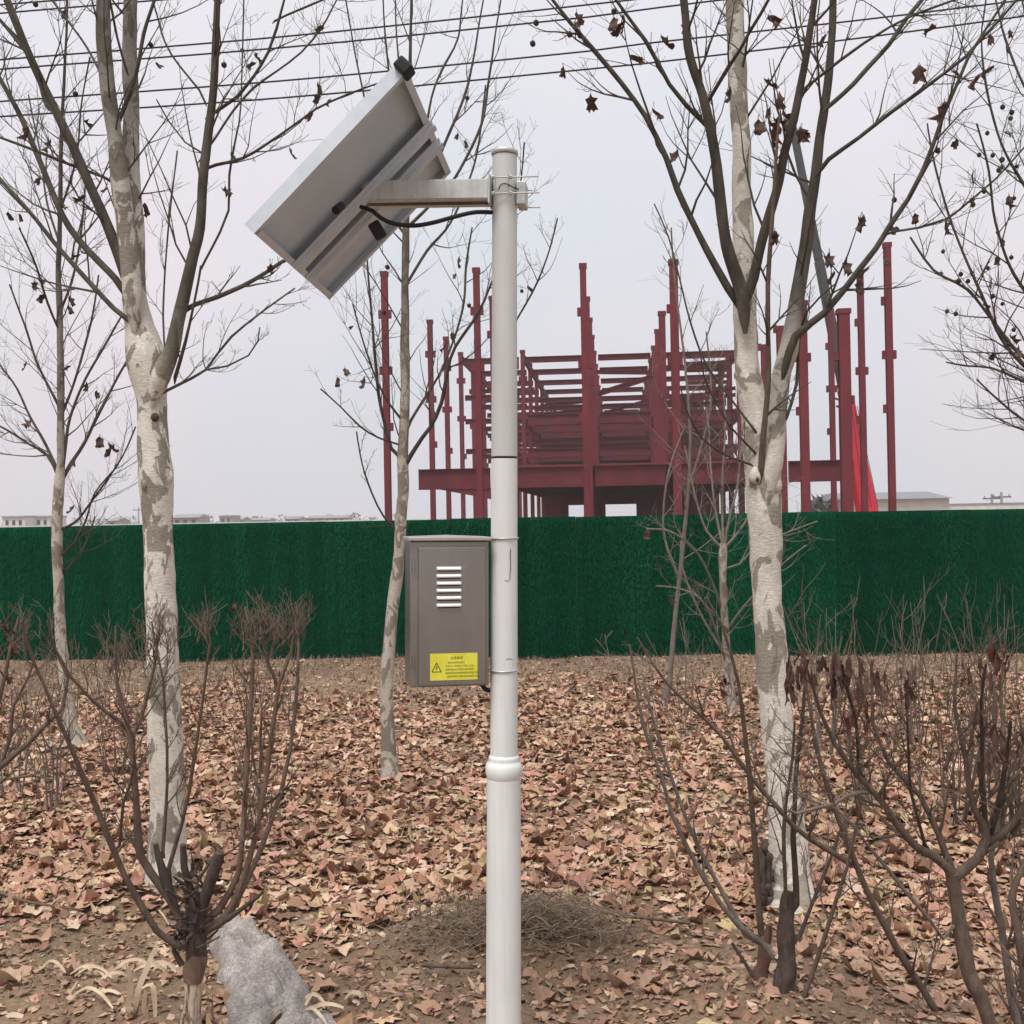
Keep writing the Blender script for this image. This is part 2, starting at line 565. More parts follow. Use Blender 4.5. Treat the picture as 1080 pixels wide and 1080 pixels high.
def axis(lo, hi, step, far, fac=1.35):
    a = list(np.arange(lo, hi + 1e-6, step))
    s = step
    u = a[-1]
    while u < far:
        s *= fac; u += s; a.append(u)
    l = a[0]; s = step; b = []
    while l > -far:
        s *= fac; l -= s; b.append(l)
    return np.array(b[::-1] + a)


gx = axis(-7, 7, 0.07, 900)
gy = axis(2.0, 14, 0.07, 1200)
gy = gy[gy > -60]
X, Y = np.meshgrid(gx, gy)
Z = gh(X, Y) + np.where((np.abs(X) < 7) & (Y < 14) & (Y > 2), RNG.normal(0, 0.0035, X.shape), 0)
V = np.stack([X.ravel(), Y.ravel(), Z.ravel()], 1)
nx, ny = len(gx), len(gy)
i, j = np.meshgrid(np.arange(nx - 1), np.arange(ny - 1))
a = (j * nx + i).ravel()
F = np.stack([a, a + 1, a + 1 + nx, a + nx], 1)
ground = link('ground', np_mesh('ground', V, F, M_SOIL, True))
tag(ground, kind='structure')


def leaf_shape(kind, rs):
    """crumpled plane-tree leaf, unit size: centre fan plus mid ring -> (verts, tris)"""
    lob = [(-90, 0.34), (-62, 0.46), (-40, 0.42), (-15, 0.60), (14, 0.46), (38, 0.66), (64, 0.50), (90, 0.76),
           (116, 0.50), (142, 0.66), (166, 0.46), (195, 0.60), (220, 0.42), (242, 0.46)]
    o_ = []
    for a, r in lob:
        r *= rs.uniform(0.68, 1.2); a += rs.uniform(-7, 7)
        o_.append((r * math.cos(R(a)), r * math.sin(R(a)), 0))
    o_ = np.array(o_)
    n = len(o_)
    vs = np.concatenate([[[0, 0, 0]], o_ * rs.uniform(0.45, 0.6, (n, 1)), o_])
    ph = rs.uniform(0, 6.28, 6)
    cx, cy = rs.uniform(-0.3, 1.0), rs.uniform(-0.6, 1.0)
    if kind == 2: cx += 0.9
    rr = np.hypot(vs[:, 0], vs[:, 1])
    z = cx * np.abs(vs[:, 0]) ** 1.5 + cy * vs[:, 1] ** 2 + 0.10 * np.sin(6 * vs[:, 0] + ph[0]) + 0.10 * np.sin(7 * vs[:, 1] + ph[1])
    z += rs.uniform(-0.5, 0.9) * np.maximum(rr - 0.35, 0) ** 1.2 * np.sin(3 * np.arctan2(vs[:, 1], vs[:, 0]) + ph[2])
    z[1:] += rs.normal(0, 0.055, 2 * n)
    vs[:, 0] *= 1 - 0.35 * min(1, abs(cx))
    vs[:, 1] *= 1 - 0.2 * min(1, abs(cy))
    vs[:, 2] = (z - z.min() * 0.7 - 0.1) * (0.4 if kind < 2 else 0.75)
    fs = [(0, 1 + k, 1 + (k + 1) % n) for k in range(n)]
    for k in range(n):
        a, b = 1 + k, 1 + (k + 1) % n
        fs += [(a, a + n, b + n), (a, b + n, b)]
    return vs, np.array(fs)


LS = [leaf_shape(k % 3, RNG) for k in range(18)]


def rotm(n, tilt, rs):
    """n random rotation matrices: random spin about z, then tilt about a random horizontal axis"""
    a = rs.uniform(0, 2 * np.pi, n); b = rs.normal(0, tilt, n); c = rs.uniform(0, 2 * np.pi, n)
    def Rz(t):
        z = np.zeros(n); o = np.ones(n)
        return np.stack([np.stack([np.cos(t), -np.sin(t), z], 1), np.stack([np.sin(t), np.cos(t), z], 1), np.stack([z, z, o], 1)], 1)
    def Rx(t):
        z = np.zeros(n); o = np.ones(n)
        return np.stack([np.stack([o, z, z], 1), np.stack([z, np.cos(t), -np.sin(t)], 1), np.stack([z, np.sin(t), np.cos(t)], 1)], 1)
    return Rz(c) @ Rx(b) @ Rz(a)


def cover(x, y):
    """chance that a leaf lies here"""
    n = 0.5 + 0.5 * np.sin(1.9 * x + 1.2 * np.sin(1.3 * y)) * np.sin(1.7 * y + np.sin(2.1 * x + 2))
    n2 = 0.5 + 0.5 * np.sin(5.3 * x - 1.2 * y) * np.sin(4.1 * y + 2.2 * x)
    c = 0.62 + 0.38 * n
    c *= np.clip((11.0 - y + 0.5 * np.sin(1.7 * x) + 0.3 * np.sin(4.1 * x)) / 2.0, 0.07, 1)
    # bare foreground on the left and in the middle
    edge = 4.35 + 0.25 * np.sin(2.3 * x + 1) - 0.9 * np.clip(x - 0.6, 0, 1.0)
    c *= np.where(y < edge, 0.08 + 0.6 * n2 * n, 1)
    for cx, cy, r in ((-0.42, 3.6, 0.3), (-1.3, 4.05, 0.35), (0.1, 4.1, 0.3), (0.75, 3.9, 0.3), (-1.6, 4.35, 0.25)):
        c *= 1 - 0.85 * np.exp(-((x - cx) ** 2 + (y - cy) ** 2) / r ** 2)
    return c


PAL = np.array([(0.46, 0.285, 0.185), (0.54, 0.37, 0.255), (0.36, 0.205, 0.13), (0.43, 0.235, 0.175), (0.60, 0.45, 0.33), (0.20, 0.11, 0.075), (0.48, 0.305, 0.21), (0.44, 0.33, 0.20), (0.30, 0.165, 0.11), (0.50, 0.29, 0.22)])
N = 60000
# denser where the camera is close
yy = 2.9 + (12.7 - 2.9) * RNG.uniform(0, 1, N) ** 0.9
xx = RNG.uniform(-1, 1, N) * (0.75 + yy * 0.52)
keep = RNG.uniform(0, 1, N) < cover(xx, yy)
xx, yy = xx[keep], yy[keep]
N = len(xx)
order = np.argsort(yy)
xx, yy = xx[order], yy[order]
size = 0.026 + 0.070 * RNG.uniform(0, 1, N) ** 1.2 * np.where(yy > 10.8, 0.7, 1)
tilt = RNG.normal(0, 0.3, N)
Rm = rotm(N, 0.24, RNG)
zz = gh(xx, yy) + RNG.uniform(0.0, 0.024, N) * np.where(yy > 4.3, 1, 0.4)
col = PAL[RNG.integers(0, len(PAL), N)] * RNG.uniform(0.76, 1.12, (N, 1)) * np.stack([np.ones(N), RNG.uniform(0.94, 1.08, N), RNG.uniform(0.92, 1.08, N)], 1)
# choose 300 singles among the nearest that fall in the frame
vis = []
for q in range(N):
    px, py = proj((xx[q], yy[q], 0.02))
    if 5 < px < 1075 and py < 1078 and not (505 < px < 555): vis.append(q)
    if len(vis) >= 298: break
single = np.zeros(N, bool)
single[vis] = True
Vs, Fs, Cs, off = [], [], [], 0
which = RNG.integers(0, len(LS), N)
for k, (lv, lf) in enumerate(LS):
    ids = np.where((which == k) & ~single)[0]
    vv = lv[None] * size[ids, None, None]
    vv = np.einsum('nij,nkj->nki', Rm[ids], vv)
    vv += np.stack([xx[ids], yy[ids], zz[ids]], 1)[:, None, :]
    ff = lf[None] + (np.arange(len(ids)) * len(lv))[:, None, None] + off
    Vs.append(vv.reshape(-1, 3)); Fs.append(ff.reshape(-1, 3))
    cc = np.repeat(col[ids], len(lv), 0)
    Cs.append(np.concatenate([cc, np.ones((len(cc), 1))], 1))
    off += len(ids) * len(lv)
litter = link('leaf_litter', np_mesh('leaf_litter', np.concatenate(Vs), np.concatenate(Fs), M_LEAF, True, cols=np.concatenate(Cs)))
tag(litter, 'deep litter of tan and brown fallen plane leaves covering the ground', 'leaves', kind='stuff')
LM = [np_mesh('fallen_leaf', lv, lf, M_LEAF1, True) for lv, lf in LS]
for q in vis:
    o = bpy.data.objects.new('fallen_leaf', LM[which[q]])
    C.objects.link(o)
    o.parent = ground
    mt = Matrix([[*Rm[q][r]] for r in range(3)]).to_4x4()
    o.matrix_local = Matrix.Translation((xx[q], yy[q], zz[q])) @ mt @ Matrix.Diagonal((size[q],) * 3 + (1,))


def blades(n, xs, ys, ln, wd, mat, name, lean=0.6, z0=0.0, curve=0.6):
    """n curved thin blades, two quads each"""
    x = xs; y = ys
    z = gh(x, y) + z0
    a = RNG.uniform(0, 2 * np.pi, n)
    L = RNG.uniform(0.4, 1, n) * ln
    le = np.abs(RNG.normal(0, lean, n)).clip(0, 1.5)
    dx, dy, dz = np.sin(le) * np.cos(a), np.sin(le) * np.sin(a), np.cos(le)
    b = RNG.uniform(0, 2 * np.pi, n)
    wx, wy = np.cos(b) * wd / 2, np.sin(b) * wd / 2
    p0 = np.stack([x, y, z], 1)
    p1 = p0 + np.stack([dx, dy, dz], 1) * (L * 0.5)[:, None]
    k = RNG.uniform(0.2, 1, n) * curve
    p2 = p1 + np.stack([dx + k * np.cos(a), dy + k * np.sin(a), dz - k], 1) * (L * 0.5)[:, None]
    p2[:, 2] = np.maximum(p2[:, 2], z + 0.004)
    w = np.stack([wx, wy, np.zeros(n)], 1)
    V = np.stack([p0 - w, p0 + w, p1 + w * 0.8, p1 - w * 0.8, p2 + w * 0.2, p2 - w * 0.2], 1).reshape(-1, 3)
    i = np.arange(n)[:, None] * 6
    F = np.concatenate([i + [0, 1, 2, 3], i + [3, 2, 4, 5]], 0)
    return np_mesh(name, V, F, mat)


# withered grass: short bits between the leaves and a rough strip along the hoarding
n = 9000
y_ = 3.0 + 9.9 * RNG.uniform(0, 1, n) ** 0.7
x_ = RNG.uniform(-1, 1, n) * (0.8 + y_ * 0.52)
g = blades(n, x_, y_, 0.07, 0.004, M_GRASS, 'dry_grass', 1.0)
tag(link('dry_grass', g), 'short withered grass stalks strewn through the leaf litter', 'grass', kind='stuff')
n = 26000
y_ = 12.9 - 3.3 * RNG.uniform(0, 1, n) ** 1.3; x_ = RNG.uniform(-7.5, 7.5, n)
g = blades(n, x_, y_, 0.09, 0.007, M_VERGE, 'verge_grass', 1.2)
tag(link('verge_grass', g), 'rough dull brown grass strip along the foot of the green hoarding', 'grass', kind='stuff')
n = 1600
cx = RNG.choice([-1.72, -0.95, 0.95, 1.45, -1.2, 2.6], n); cyy = {-1.72: 3.95, -0.95: 5.0, 0.95: 4.3, 1.45: 6.6, -1.2: 4.2, 2.6: 8.0}
x_ = cx + RNG.normal(0, 0.16, n); y_ = np.array([cyy[c] for c in cx]) + RNG.normal(0, 0.13, n)
g = blades(n, x_, y_, 0.045, 0.003, M_GREEN, 'green_grass', 0.7)
tag(link('green_grass', g), 'thin patches of short yellowish green grass in the bare soil', 'grass', kind='stuff')

# leaf fragments everywhere
n = 42000
y_ = 2.9 + 9.8 * RNG.uniform(0, 1, n) ** 1.15; x_ = RNG.uniform(-1, 1, n) * (0.8 + y_ * 0.52)
s_ = RNG.uniform(0.006, 0.024, n)
fr = np.array([(-1, -.3, 0), (-.2, -.6, .25), (1, -.2, 0), (.6, .5, .3), (-.5, .55, .1)], float)
ff = np.array([(0, 1, 4), (1, 3, 4), (1, 2, 3)])
vv = np.einsum('nij,nkj->nki', rotm(n, 0.5, RNG), fr[None] * s_[:, None, None] * RNG.uniform(0.6, 1.3, (n, 5, 1)))
vv += np.stack([x_, y_, gh(x_, y_) + 0.005], 1)[:, None]
cc = np.repeat(PAL[RNG.integers(0, len(PAL), n)] * RNG.uniform(0.5, 1.0, (n, 1)), 5, 0)
me = np_mesh('leaf_fragments', vv.reshape(-1, 3), (ff[None] + (np.arange(n) * 5)[:, None, None]).reshape(-1, 3), M_LEAF, False, cols=np.concatenate([cc, np.ones((len(cc), 1))], 1))
tag(link('leaf_fragments', me), 'broken brown leaf fragments between the whole leaves and on the soil', 'leaves', kind='stuff')

# small soil crumbs in the bare foreground
n = 9000
y_ = RNG.uniform(3.1, 5.2, n); x_ = RNG.uniform(-1, 1, n) * (0.8 + y_ * 0.5)
s_ = RNG.uniform(0.003, 0.013, n) * RNG.uniform(0.5, 1, n)
oc = np.array([(1, 0, 0), (-1, 0, 0), (0, 1, 0), (0, -1, 0), (0, 0, .7), (0, 0, -.7)], float)
of = np.array([(0, 2, 4), (2, 1, 4), (1, 3, 4), (3, 0, 4), (2, 0, 5), (1, 2, 5), (3, 1, 5), (0, 3, 5)])
vv = np.einsum('nij,nkj->nki', rotm(n, 1, RNG), oc[None] * s_[:, None, None] * RNG.uniform(0.6, 1.2, (n, 6, 1)))
vv += np.stack([x_, y_, gh(x_, y_) + s_ * 0.3], 1)[:, None]
me = np_mesh('soil_crumbs', vv.reshape(-1, 3), (of[None] + (np.arange(n) * 6)[:, None, None]).reshape(-1, 3), M_SOIL)
tag(link('soil_crumbs', me), 'small crumbs of dry soil scattered over the bare foreground', 'soil', kind='stuff')

# ------------------------------------------------------------------ green hoarding
FA, FB = Vector((-9.5, 13.2 + 0.5 * (9.5 - 6.16) / 6.0, 0)), Vector((9.5, 12.2 - 0.5 * (9.5 - 5.7) / 6.0, 0))
fl = (FB - FA).length
fd = (FB - FA).normalized()
fn = Vector((fd.y, -fd.x, 0))           # towards the camera
fence = empty('turf_hoarding', FA)
tag(fence, 'long dark green hoarding faced with artificial turf behind the trees', 'fence')
TOP = 1.61
npan = 13
pw = fl / npan
Mf = Matrix.Rotation(math.atan2(fd.y, fd.x), 3, 'Z')
for k in range(npan):
    mb = MB()
    c = FA + fd * (pw * (k + 0.5)) - fn * random.uniform(0.0, 0.012)
    hh = TOP + 0.02 + random.uniform(-0.005, 0.005)
    mb.box(c + Vector((0, 0, hh / 2 - 0.02)), (pw - 0.006, 0.04, hh), Mf)
    mb.build('panel', M_TURF, fence)
mb = MB()
for k in range(npan + 1):
    c = FA + fd * (pw * k) - fn * 0.07
    mb = MB(); mb.box(c + Vector((0, 0, 0.8)), (0.06, 0.06, 1.6), Mf)
    mb.build('post', M_CONC, fence)
n = 150000
s_ = RNG.uniform(0, fl, n)
z_ = RNG.uniform(0.0, TOP, n)
base = np.array(FA)[None] + s_[:, None] * np.array(fd) + np.array(fn) * 0.03
base[:, 2] = z_
L = RNG.uniform(0.02, 0.055, n)
dr = np.array(fn)[None] * RNG.uniform(0.1, 0.9, n)[:, None] + np.array(fd)[None] * RNG.normal(0, 0.35, n)[:, None]
dr[:, 2] = RNG.normal(-0.75, 0.4, n)
tip = base + dr * L[:, None]
w = np.array(fd)[None] * 0.0035
V = np.stack([base - w, base + w, tip], 1).reshape(-1, 3)
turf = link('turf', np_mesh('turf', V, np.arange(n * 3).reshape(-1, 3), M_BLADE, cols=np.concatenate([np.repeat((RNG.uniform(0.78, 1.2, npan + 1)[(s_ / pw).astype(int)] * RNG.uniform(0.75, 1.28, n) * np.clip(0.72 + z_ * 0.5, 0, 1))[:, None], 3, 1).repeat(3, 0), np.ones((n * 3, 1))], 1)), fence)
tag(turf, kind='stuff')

# ------------------------------------------------------------------ trees
def limb_pts(spec, d0, d1=None, ext=True):
    """spec: (x, y, width px); depth goes from d0 to d1 along it"""
    d1 = d0 if d1 is None else d1
    spec = [tuple(s) for s in spec]
    if ext and spec[-1][1] <= 8 and len(spec) > 1:
        (xa, ya, wa), (xb, yb, wb) = spec[-2], spec[-1]
        L = math.hypot(xb - xa, yb - ya)
        spec.append((xb + (xb - xa) / L * 140, yb + (yb - ya) / L * 140, wb * 0.55))
    ln = [0]
    for a, b in zip(spec, spec[1:]): ln.append(ln[-1] + math.hypot(a[0] - b[0], a[1] - b[1]))
    pts, rad = [], []
    for s, l in zip(spec, ln):
        d = d0 + (d1 - d0) * l / max(ln[-1], 1)
        pts.append(P(s[0], s[1], d))
        rad.append(s[2] / 2 * d / FPX * (0.8 if d0 < 3.8 else 0.95 if s[2] > 19 else 0.84))
    return pts, rad


class Tree:
    def __init__(s, name, label, cat, base, mat, seed, group=None):
        s.rt = empty(name, base)
        tag(s.rt, label, cat, group)
        s.mat = mat
        s.tips = []
        s.tw = MB()
        s.rs = random.Random(seed)
        s.seed = seed

    def limb(s, spec, d0, d1=None, name='branch', mat=None, n=8, step=0.06, wob=0.10, tw=0, twl=0.5, twr=0.5, start=0.2, up=0.25, ext=True, root=False, lvl=2, pts=None, rad=None, flare=1.35, pre=True):
        if pts is None: pts, rad = limb_pts(spec, d0, d1, ext)
        if root:
            b = pts[0]
            g = float(gh(b.x, b.y))
            pts = [Vector((b.x, b.y, g - 0.08)), Vector((b.x, b.y, g + 0.015))] + [p for p in pts[0:] if p.z > g + 0.06]
            k = len(pts) - 2
            rad = [rad[0] * flare, rad[0] * (1 + (flare - 1) * .6)] + rad[-k:]
        if pre and not root and name == 'branch' and len(pts) > 1:
            t0 = (pts[1] - pts[0]).normalized()
            kk = 3.0 if rad[0] < 0.02 else 1.7
            pts = [pts[0] - t0 * rad[0] * kk + Vector((0, rad[0] * 1.3, -rad[0] * 0.5))] + pts
            rad = [rad[0] * 0.3, rad[0] * 1.0] + rad[1:]
        p, r = catmull(pts, rad, step)
        # natural small kinks
        for i in range(1, len(p) - 1):
            q = p[i] * 4.0
            a = min(0.006, r[i] * 0.5)
            p[i] = p[i] + Vector((mnoise.noise(q + Vector((s.seed, 0, 0))), mnoise.noise(q + Vector((0, s.seed, 5))), 0)) * a
        mb = MB()
        mb.tube(p, r, n, wob, True, s.seed)
        if not root:
            im = r.index(max(r))
            for q in range((im + 1) * n): mb.r[q] = r[im]
            for q in range(len(p) * n, len(p) * n + n): mb.r[q] = r[im]
        o = mb.build(name, mat or s.mat, s.rt, True)
        s.twigs_on(p, r, tw, twl, twr, start, up, lvl)
        return o

    def twigs_on(s, p, r, count, ln, rr, start, up, lvl):
        if not count: return
        rs = s.rs
        count = max(2, int(count * 0.8))
        for k in range(count):
            t = start + (1 - start) * (k + rs.random()) / count
            i = min(int(t * (len(p) - 1)), len(p) - 2)
            tan = (p[i + 1] - p[i]).normalized()
            s.sprout(p[i], tan, max(0.0016, min(r[i] * rr, 0.0055)), ln * rs.uniform(0.5, 1.15) * (1.15 - 0.4 * t), lvl, up)

    def sprout(s, p, tan, r, ln, lvl, up):
        rs = s.rs
        a = rs.uniform(0, 2 * math.pi)
        side = Vector((math.cos(a), 0.7 * math.sin(a), rs.uniform(-0.2, 0.5)))
        side = side - tan * side.dot(tan)
        if side.length < 0.1: side = Vector((1, 0, 0))
        side.normalize()
        ang = rs.uniform(0.45, 1.05)
        d = (tan * math.cos(ang) + side * math.sin(ang)).normalized()
        s.grow(p, d, r, ln, lvl, up)

    def grow(s, p, d, r, ln, lvl, up):
        rs = s.rs
        m = 5 if lvl >= 1 else 3
        pts = [p]
        bend = Vector((rs.uniform(-1, 1), rs.uniform(-1, 1), rs.uniform(-.4, 1))) * 0.16
        for k in range(m):
            d = (d + bend * rs.uniform(0, 1) + Vector((rs.gauss(0, .1), rs.gauss(0, .1), rs.gauss(0, .08) + up * 0.28))).normalized()
            pts.append(pts[-1] + d * (ln / m))
        rad = [r * (1 - 0.78 * k / m) for k in range(m + 1)]
        rad = [max(q, 0.0008 if lvl < 2 else 0.0011) for q in rad]
        s.tw.tube(pts, rad, 4 if lvl > 0 else 3, 0, False)
        s.tips.append((pts[-1], d.copy()))
        if lvl >= 1: s.tips.append((pts[3], d.copy()))
        if lvl > 0:
            nk = rs.randint(2, 4) if lvl > 1 else rs.randint(1, 3)
            for k in range(nk):
                i = rs.randint(1, m - 1)
                s.sprout(pts[i], (pts[i + 1] - pts[i]).normalized(), rad[i] * 0.7, ln * rs.uniform(0.28, 0.6), lvl - 1, up)

    def snap(s, x, y, maxd=28):
        best, bd = None, 1e9
        for p, d in s.tips:
            if not hasattr(s, '_pj'): s._pj = {}
            key = id(p)
            if key not in s._pj: s._pj[key] = proj(p)
            u, v = s._pj[key]
            q = (u - x) ** 2 + (v - y) ** 2
            if q < bd: bd, best = q, p
        return best if bd < maxd ** 2 else None

    def hang_leaves(s, lst, d, size=0.05, mat_i=0, name='withered_leaf'):
        for x, y in lst:
            p = s.snap(x, y, 48)
            if p is None: continue
            me = WL[mat_i][s.rs.randrange(len(WL[mat_i]))]
            o = bpy.data.objects.new(name, me)
            C.objects.link(o)
            o.parent = s.rt
            sc = size * 1.25 * s.rs.uniform(0.75, 1.25)
            o.matrix_local = Matrix.Translation(p - Vector(s.rt.location)) @ Matrix.Rotation(s.rs.uniform(0, 6.28), 4, 'Z') @ Matrix.Rotation(s.rs.uniform(-0.5, 0.5), 4, 'X') @ Matrix.Diagonal((sc, sc, sc, 1))

    def hang_balls(s, lst, d, size=0.013):
        for x, y in lst:
            p = s.snap(x, y, 48)
            if p is None: continue
            o = bpy.data.objects.new('seed_ball', SB)
            C.objects.link(o)
            o.parent = s.rt
            sc = size * s.rs.uniform(0.85, 1.15)
            o.matrix_local = Matrix.Translation(p - Vector(s.rt.location)) @ Matrix.Diagonal((sc, sc, sc, 1))

    def done(s, name='twigs', mat=None):
        if s.tw.v:
            o = s.tw.build(name, mat or s.mat, s.rt)
            tag(o, kind='stuff')


def wither_mesh(rs, mat):
    """a dead leaf hanging crumpled from its stalk, stalk end at the origin"""
    lv, lf = leaf_shape(2, rs)
    v = lv.copy()
    v[:, 1] -= 0.9
    a = rs.uniform(0.8, 1.7)
    x = v[:, 0].copy(); z = v[:, 2].copy()
    v[:, 0] = np.sin(x * a) / a; v[:, 2] = z + (1 - np.cos(x * a)) / a * 0.9
    v = np.stack([v[:, 0], v[:, 2] * 0.8 + 0.2 * np.sin(4 * v[:, 1]), v[:, 1] * 1.15], 1)
    v = np.concatenate([v, [[-0.02, 0, 0], [0.02, 0, 0], [0, 0.02, -1.1]]])
    n = len(v)
    f = np.concatenate([lf, [[n - 3, n - 2, n - 1]]])
    return np_mesh('withered_leaf', v, f, mat)


WL = [[wither_mesh(RNG, M_WITHER) for _ in range(6)], [wither_mesh(RNG, M_WITHER2) for _ in range(6)]]
mb = MB()
ico = []
for a in range(5):
    for b in range(8):
        th, ph = math.pi * (a + 0.5) / 5, 2 * math.pi * (b + 0.5 * (a % 2)) / 8
        q = 1 + 0.12 * ((a + b) % 2)
        ico.append((q * math.sin(th) * math.cos(ph), q * math.sin(th) * math.sin(ph), q * math.cos(th) - 2.2))
fs = [(a * 8 + b, a * 8 + (b + 1) % 8, (a + 1) * 8 + (b + 1) % 8, (a + 1) * 8 + b) for a in range(4) for b in range(8)]
fs += [tuple(range(8))[::-1], tuple(range(32, 40))]
mb.add(ico, fs)
mb.bar((0, 0, 0), (0, 0, -1.4), 0.12, 0.12, Vector((0, 1, 0)))
SB = mb.mesh('seed_ball', M_SEED)

# ---- big plane tree, left
D = 4.7
b = P(178, 945, D)
T = Tree('plane_tree', 'large pale mottled plane tree with forked trunk behind the pruned shrub, left', 'tree', (b.x, b.y, 0), M_BARK, 11)
TR = T.limb([(179, 950, 46), (177, 900, 42), (176, 850, 39), (176, 800, 38), (174, 740, 36), (172, 700, 34), (170, 650, 33), (168, 600, 32), (166, 550, 33), (165, 520, 35),
        (165, 500, 39), (163, 475, 35), (161, 450, 32), (160, 420, 34), (158, 400, 38), (155, 380, 42), (151, 362, 38), (147, 345, 33), (143, 325, 30),
        (141, 300, 26), (141, 260, 24), (140, 222, 22), (138, 185, 20), (138, 110, 19), (137, 37, 18), (137, 0, 17)], D, D + 0.1, 'trunk', n=22, step=0.025, wob=0.13, root=True, tw=7, twl=0.55, start=0.62)
def kn(x, y, d, r):   # pruning scar on a trunk: a low burl sunk into the bark
    mb = MB(); p = P(x, y, d); r *= 0.85
    hs = [math.pi * k / 8 for k in range(9)]
    mb.tube([p + Vector((0, r * .35, -math.cos(h) * r * 1.5)) for h in hs], [max(r * math.sin(h), r * .05) for h in hs], 14, 0.5)
    mb.r = [0.08] * len(mb.r)
    return mb
kn(176, 503, D - 0.0, 0.028).build('knob', M_BARK, TR, True)
kn(153, 512, D - 0.03, 0.02).build('knob', M_BARK, TR, True)
kn(163, 440, D - 0.055, 0.016).build('knob', M_STEM_DARK, TR, True)
L_ = lambda spec, d1=D, **k: T.limb(spec, D, d1, **k)
L_([(142, 350, 8), (141, 332, 18), (140, 312, 22), (136, 270, 22), (128, 200, 20), (120, 140, 19), (114, 96, 19), (110, 40, 18), (109, 0, 17)], D - 0.12, tw=12, twl=0.55, n=16, step=0.03, pre=False)
L_([(140, 318, 13), (131, 285, 14), (112, 235, 13), (85, 174, 12), (61, 122, 11), (33, 63, 10), (7, 0, 9)], D - 0.25, tw=15, twl=0.5, n=10)
L_([(134, 312, 9), (122, 294, 9), (74, 241, 8), (41, 167, 7), (18, 115, 6), (-8, 70, 6)], D + 0.15, tw=12, twl=0.5)
L_([(132, 335, 7), (120, 325, 7), (67, 267, 6), (30, 222, 5), (-10, 178, 5)], D + 0.3, tw=10, twl=0.5)
L_([(122, 194, 4), (110, 187, 4), (72, 173, 4), (40, 160, 4), (-8, 142, 3)], D - 0.1, tw=8, twl=0.4)
L_([(117, 146, 6), (122, 135, 6), (143, 81, 5), (152, 35, 5), (163, 0, 4)], D - 0.2, tw=6, twl=0.4)
L_([(63, 124, 6), (50, 112, 6), (37, 70, 6), (14, 38, 5), (-12, 8, 4)], D + 0.1, tw=6, twl=0.45)
L_([(112, 90, 3), (92, 50, 3), (55, 0, 3)], D + 0.2, tw=5, twl=0.35)
L_([(134, 75, 3), (124, 40, 3), (116, 0, 3)], D - 0.2, tw=3, twl=0.3)
L_([(160, 432, 8), (163, 415, 17), (169, 399, 22), (174, 386, 21), (181, 370, 19), (188, 340, 17), (196, 307, 15), (204, 270, 14), (211, 241, 13), (215, 190, 12), (218.5, 148, 11), (224, 93, 10), (228, 40, 9), (230, 0, 8)], D - 0.15, tw=14, twl=0.6, n=16, step=0.03, pre=False)
L_([(198, 326, 7), (207, 321, 6), (230, 313, 6), (255, 302, 6), (280, 288, 5), (298, 276, 5), (330, 262, 4), (360, 235, 3)], D + 0.35, tw=8, twl=0.3)
L_([(222, 120, 6), (228, 117, 5), (250, 102, 5), (267, 81, 4), (283, 55, 4), (292, 30, 4), (300, 0, 3)], D - 0.2, tw=9, twl=0.4)
L_([(290, 22, 3), (302, 16, 3), (328, 5, 3)], D - 0.2, tw=3, twl=0.3)
L_([(217, 178, 4), (228, 174, 4), (256, 167, 4), (281, 152, 3.5), (310, 132, 3), (333, 115, 3), (365, 100, 2.5), (398, 88, 2)], D - 0.3, tw=12, twl=0.4)
L_([(220, 155, 3), (228, 144, 3), (245, 118, 3), (267, 93, 3), (292, 75, 2.5), (318, 55, 2.5), (340, 28, 2.5), (355, 0, 2)], D + 0.3, tw=8, twl=0.4)
L_([(176, 412, 4), (188, 406, 4), (217, 390, 3.5), (230, 372, 3), (244, 355, 3), (275, 330, 2.5), (311, 304, 2)], D + 0.2, tw=10, twl=0.25)
L_([(217, 390, 2.5), (240, 386, 2.5), (262, 375, 2), (272, 360, 2), (274, 345, 1.5)], D, tw=5, twl=0.15)
L_([(185, 398, 5), (196, 360, 4), (205, 320, 3), (212, 280, 3)], D - 0.15, tw=3, twl=0.2)
L_([(178, 395, 3), (173, 360, 2.5), (172, 333, 2.5), (175, 270, 2.3), (181, 207, 2), (187, 159, 2)], D + 0.2, tw=7, twl=0.22)
L_([(214, 280, 3), (217, 274, 3), (232, 245, 3), (241, 222, 3), (242, 185, 3), (250, 140, 2.5), (254, 111, 2), (257, 0, 2)], D + 0.25, tw=10, twl=0.35)
L_([(216, 108, 3), (210, 95, 3), (190, 70, 2.5), (174, 44, 2.5), (161, 0, 2)], D + 0.1, tw=5, twl=0.35)
L_([(214, 162, 2.5), (195, 150, 2), (178, 128, 2), (165, 105, 1.6)], D, tw=4, twl=0.2)
T.done()
T.hang_leaves([(335, 80), (336, 100), (335, 112), (353, 121), (303, 154), (262, 220), (264, 253), (233, 156), (90, 118), (50, 139), (43, 178), (75, 300), (47, 285), (50, 315), (52, 325), (95, 325),
               (73, 385), (20, 222), (8, 230), (62, 3), (168, 64), (345, 22), (272, 52), (113, 195), (88, 198), (80, 262), (30, 130), (55, 205), (150, 205), (270, 55)], D, 0.036)
T.hang_balls([(40, 5), (235, 68), (250, 48), (154, 40), (90, 84), (10, 370)], D, 0.011)

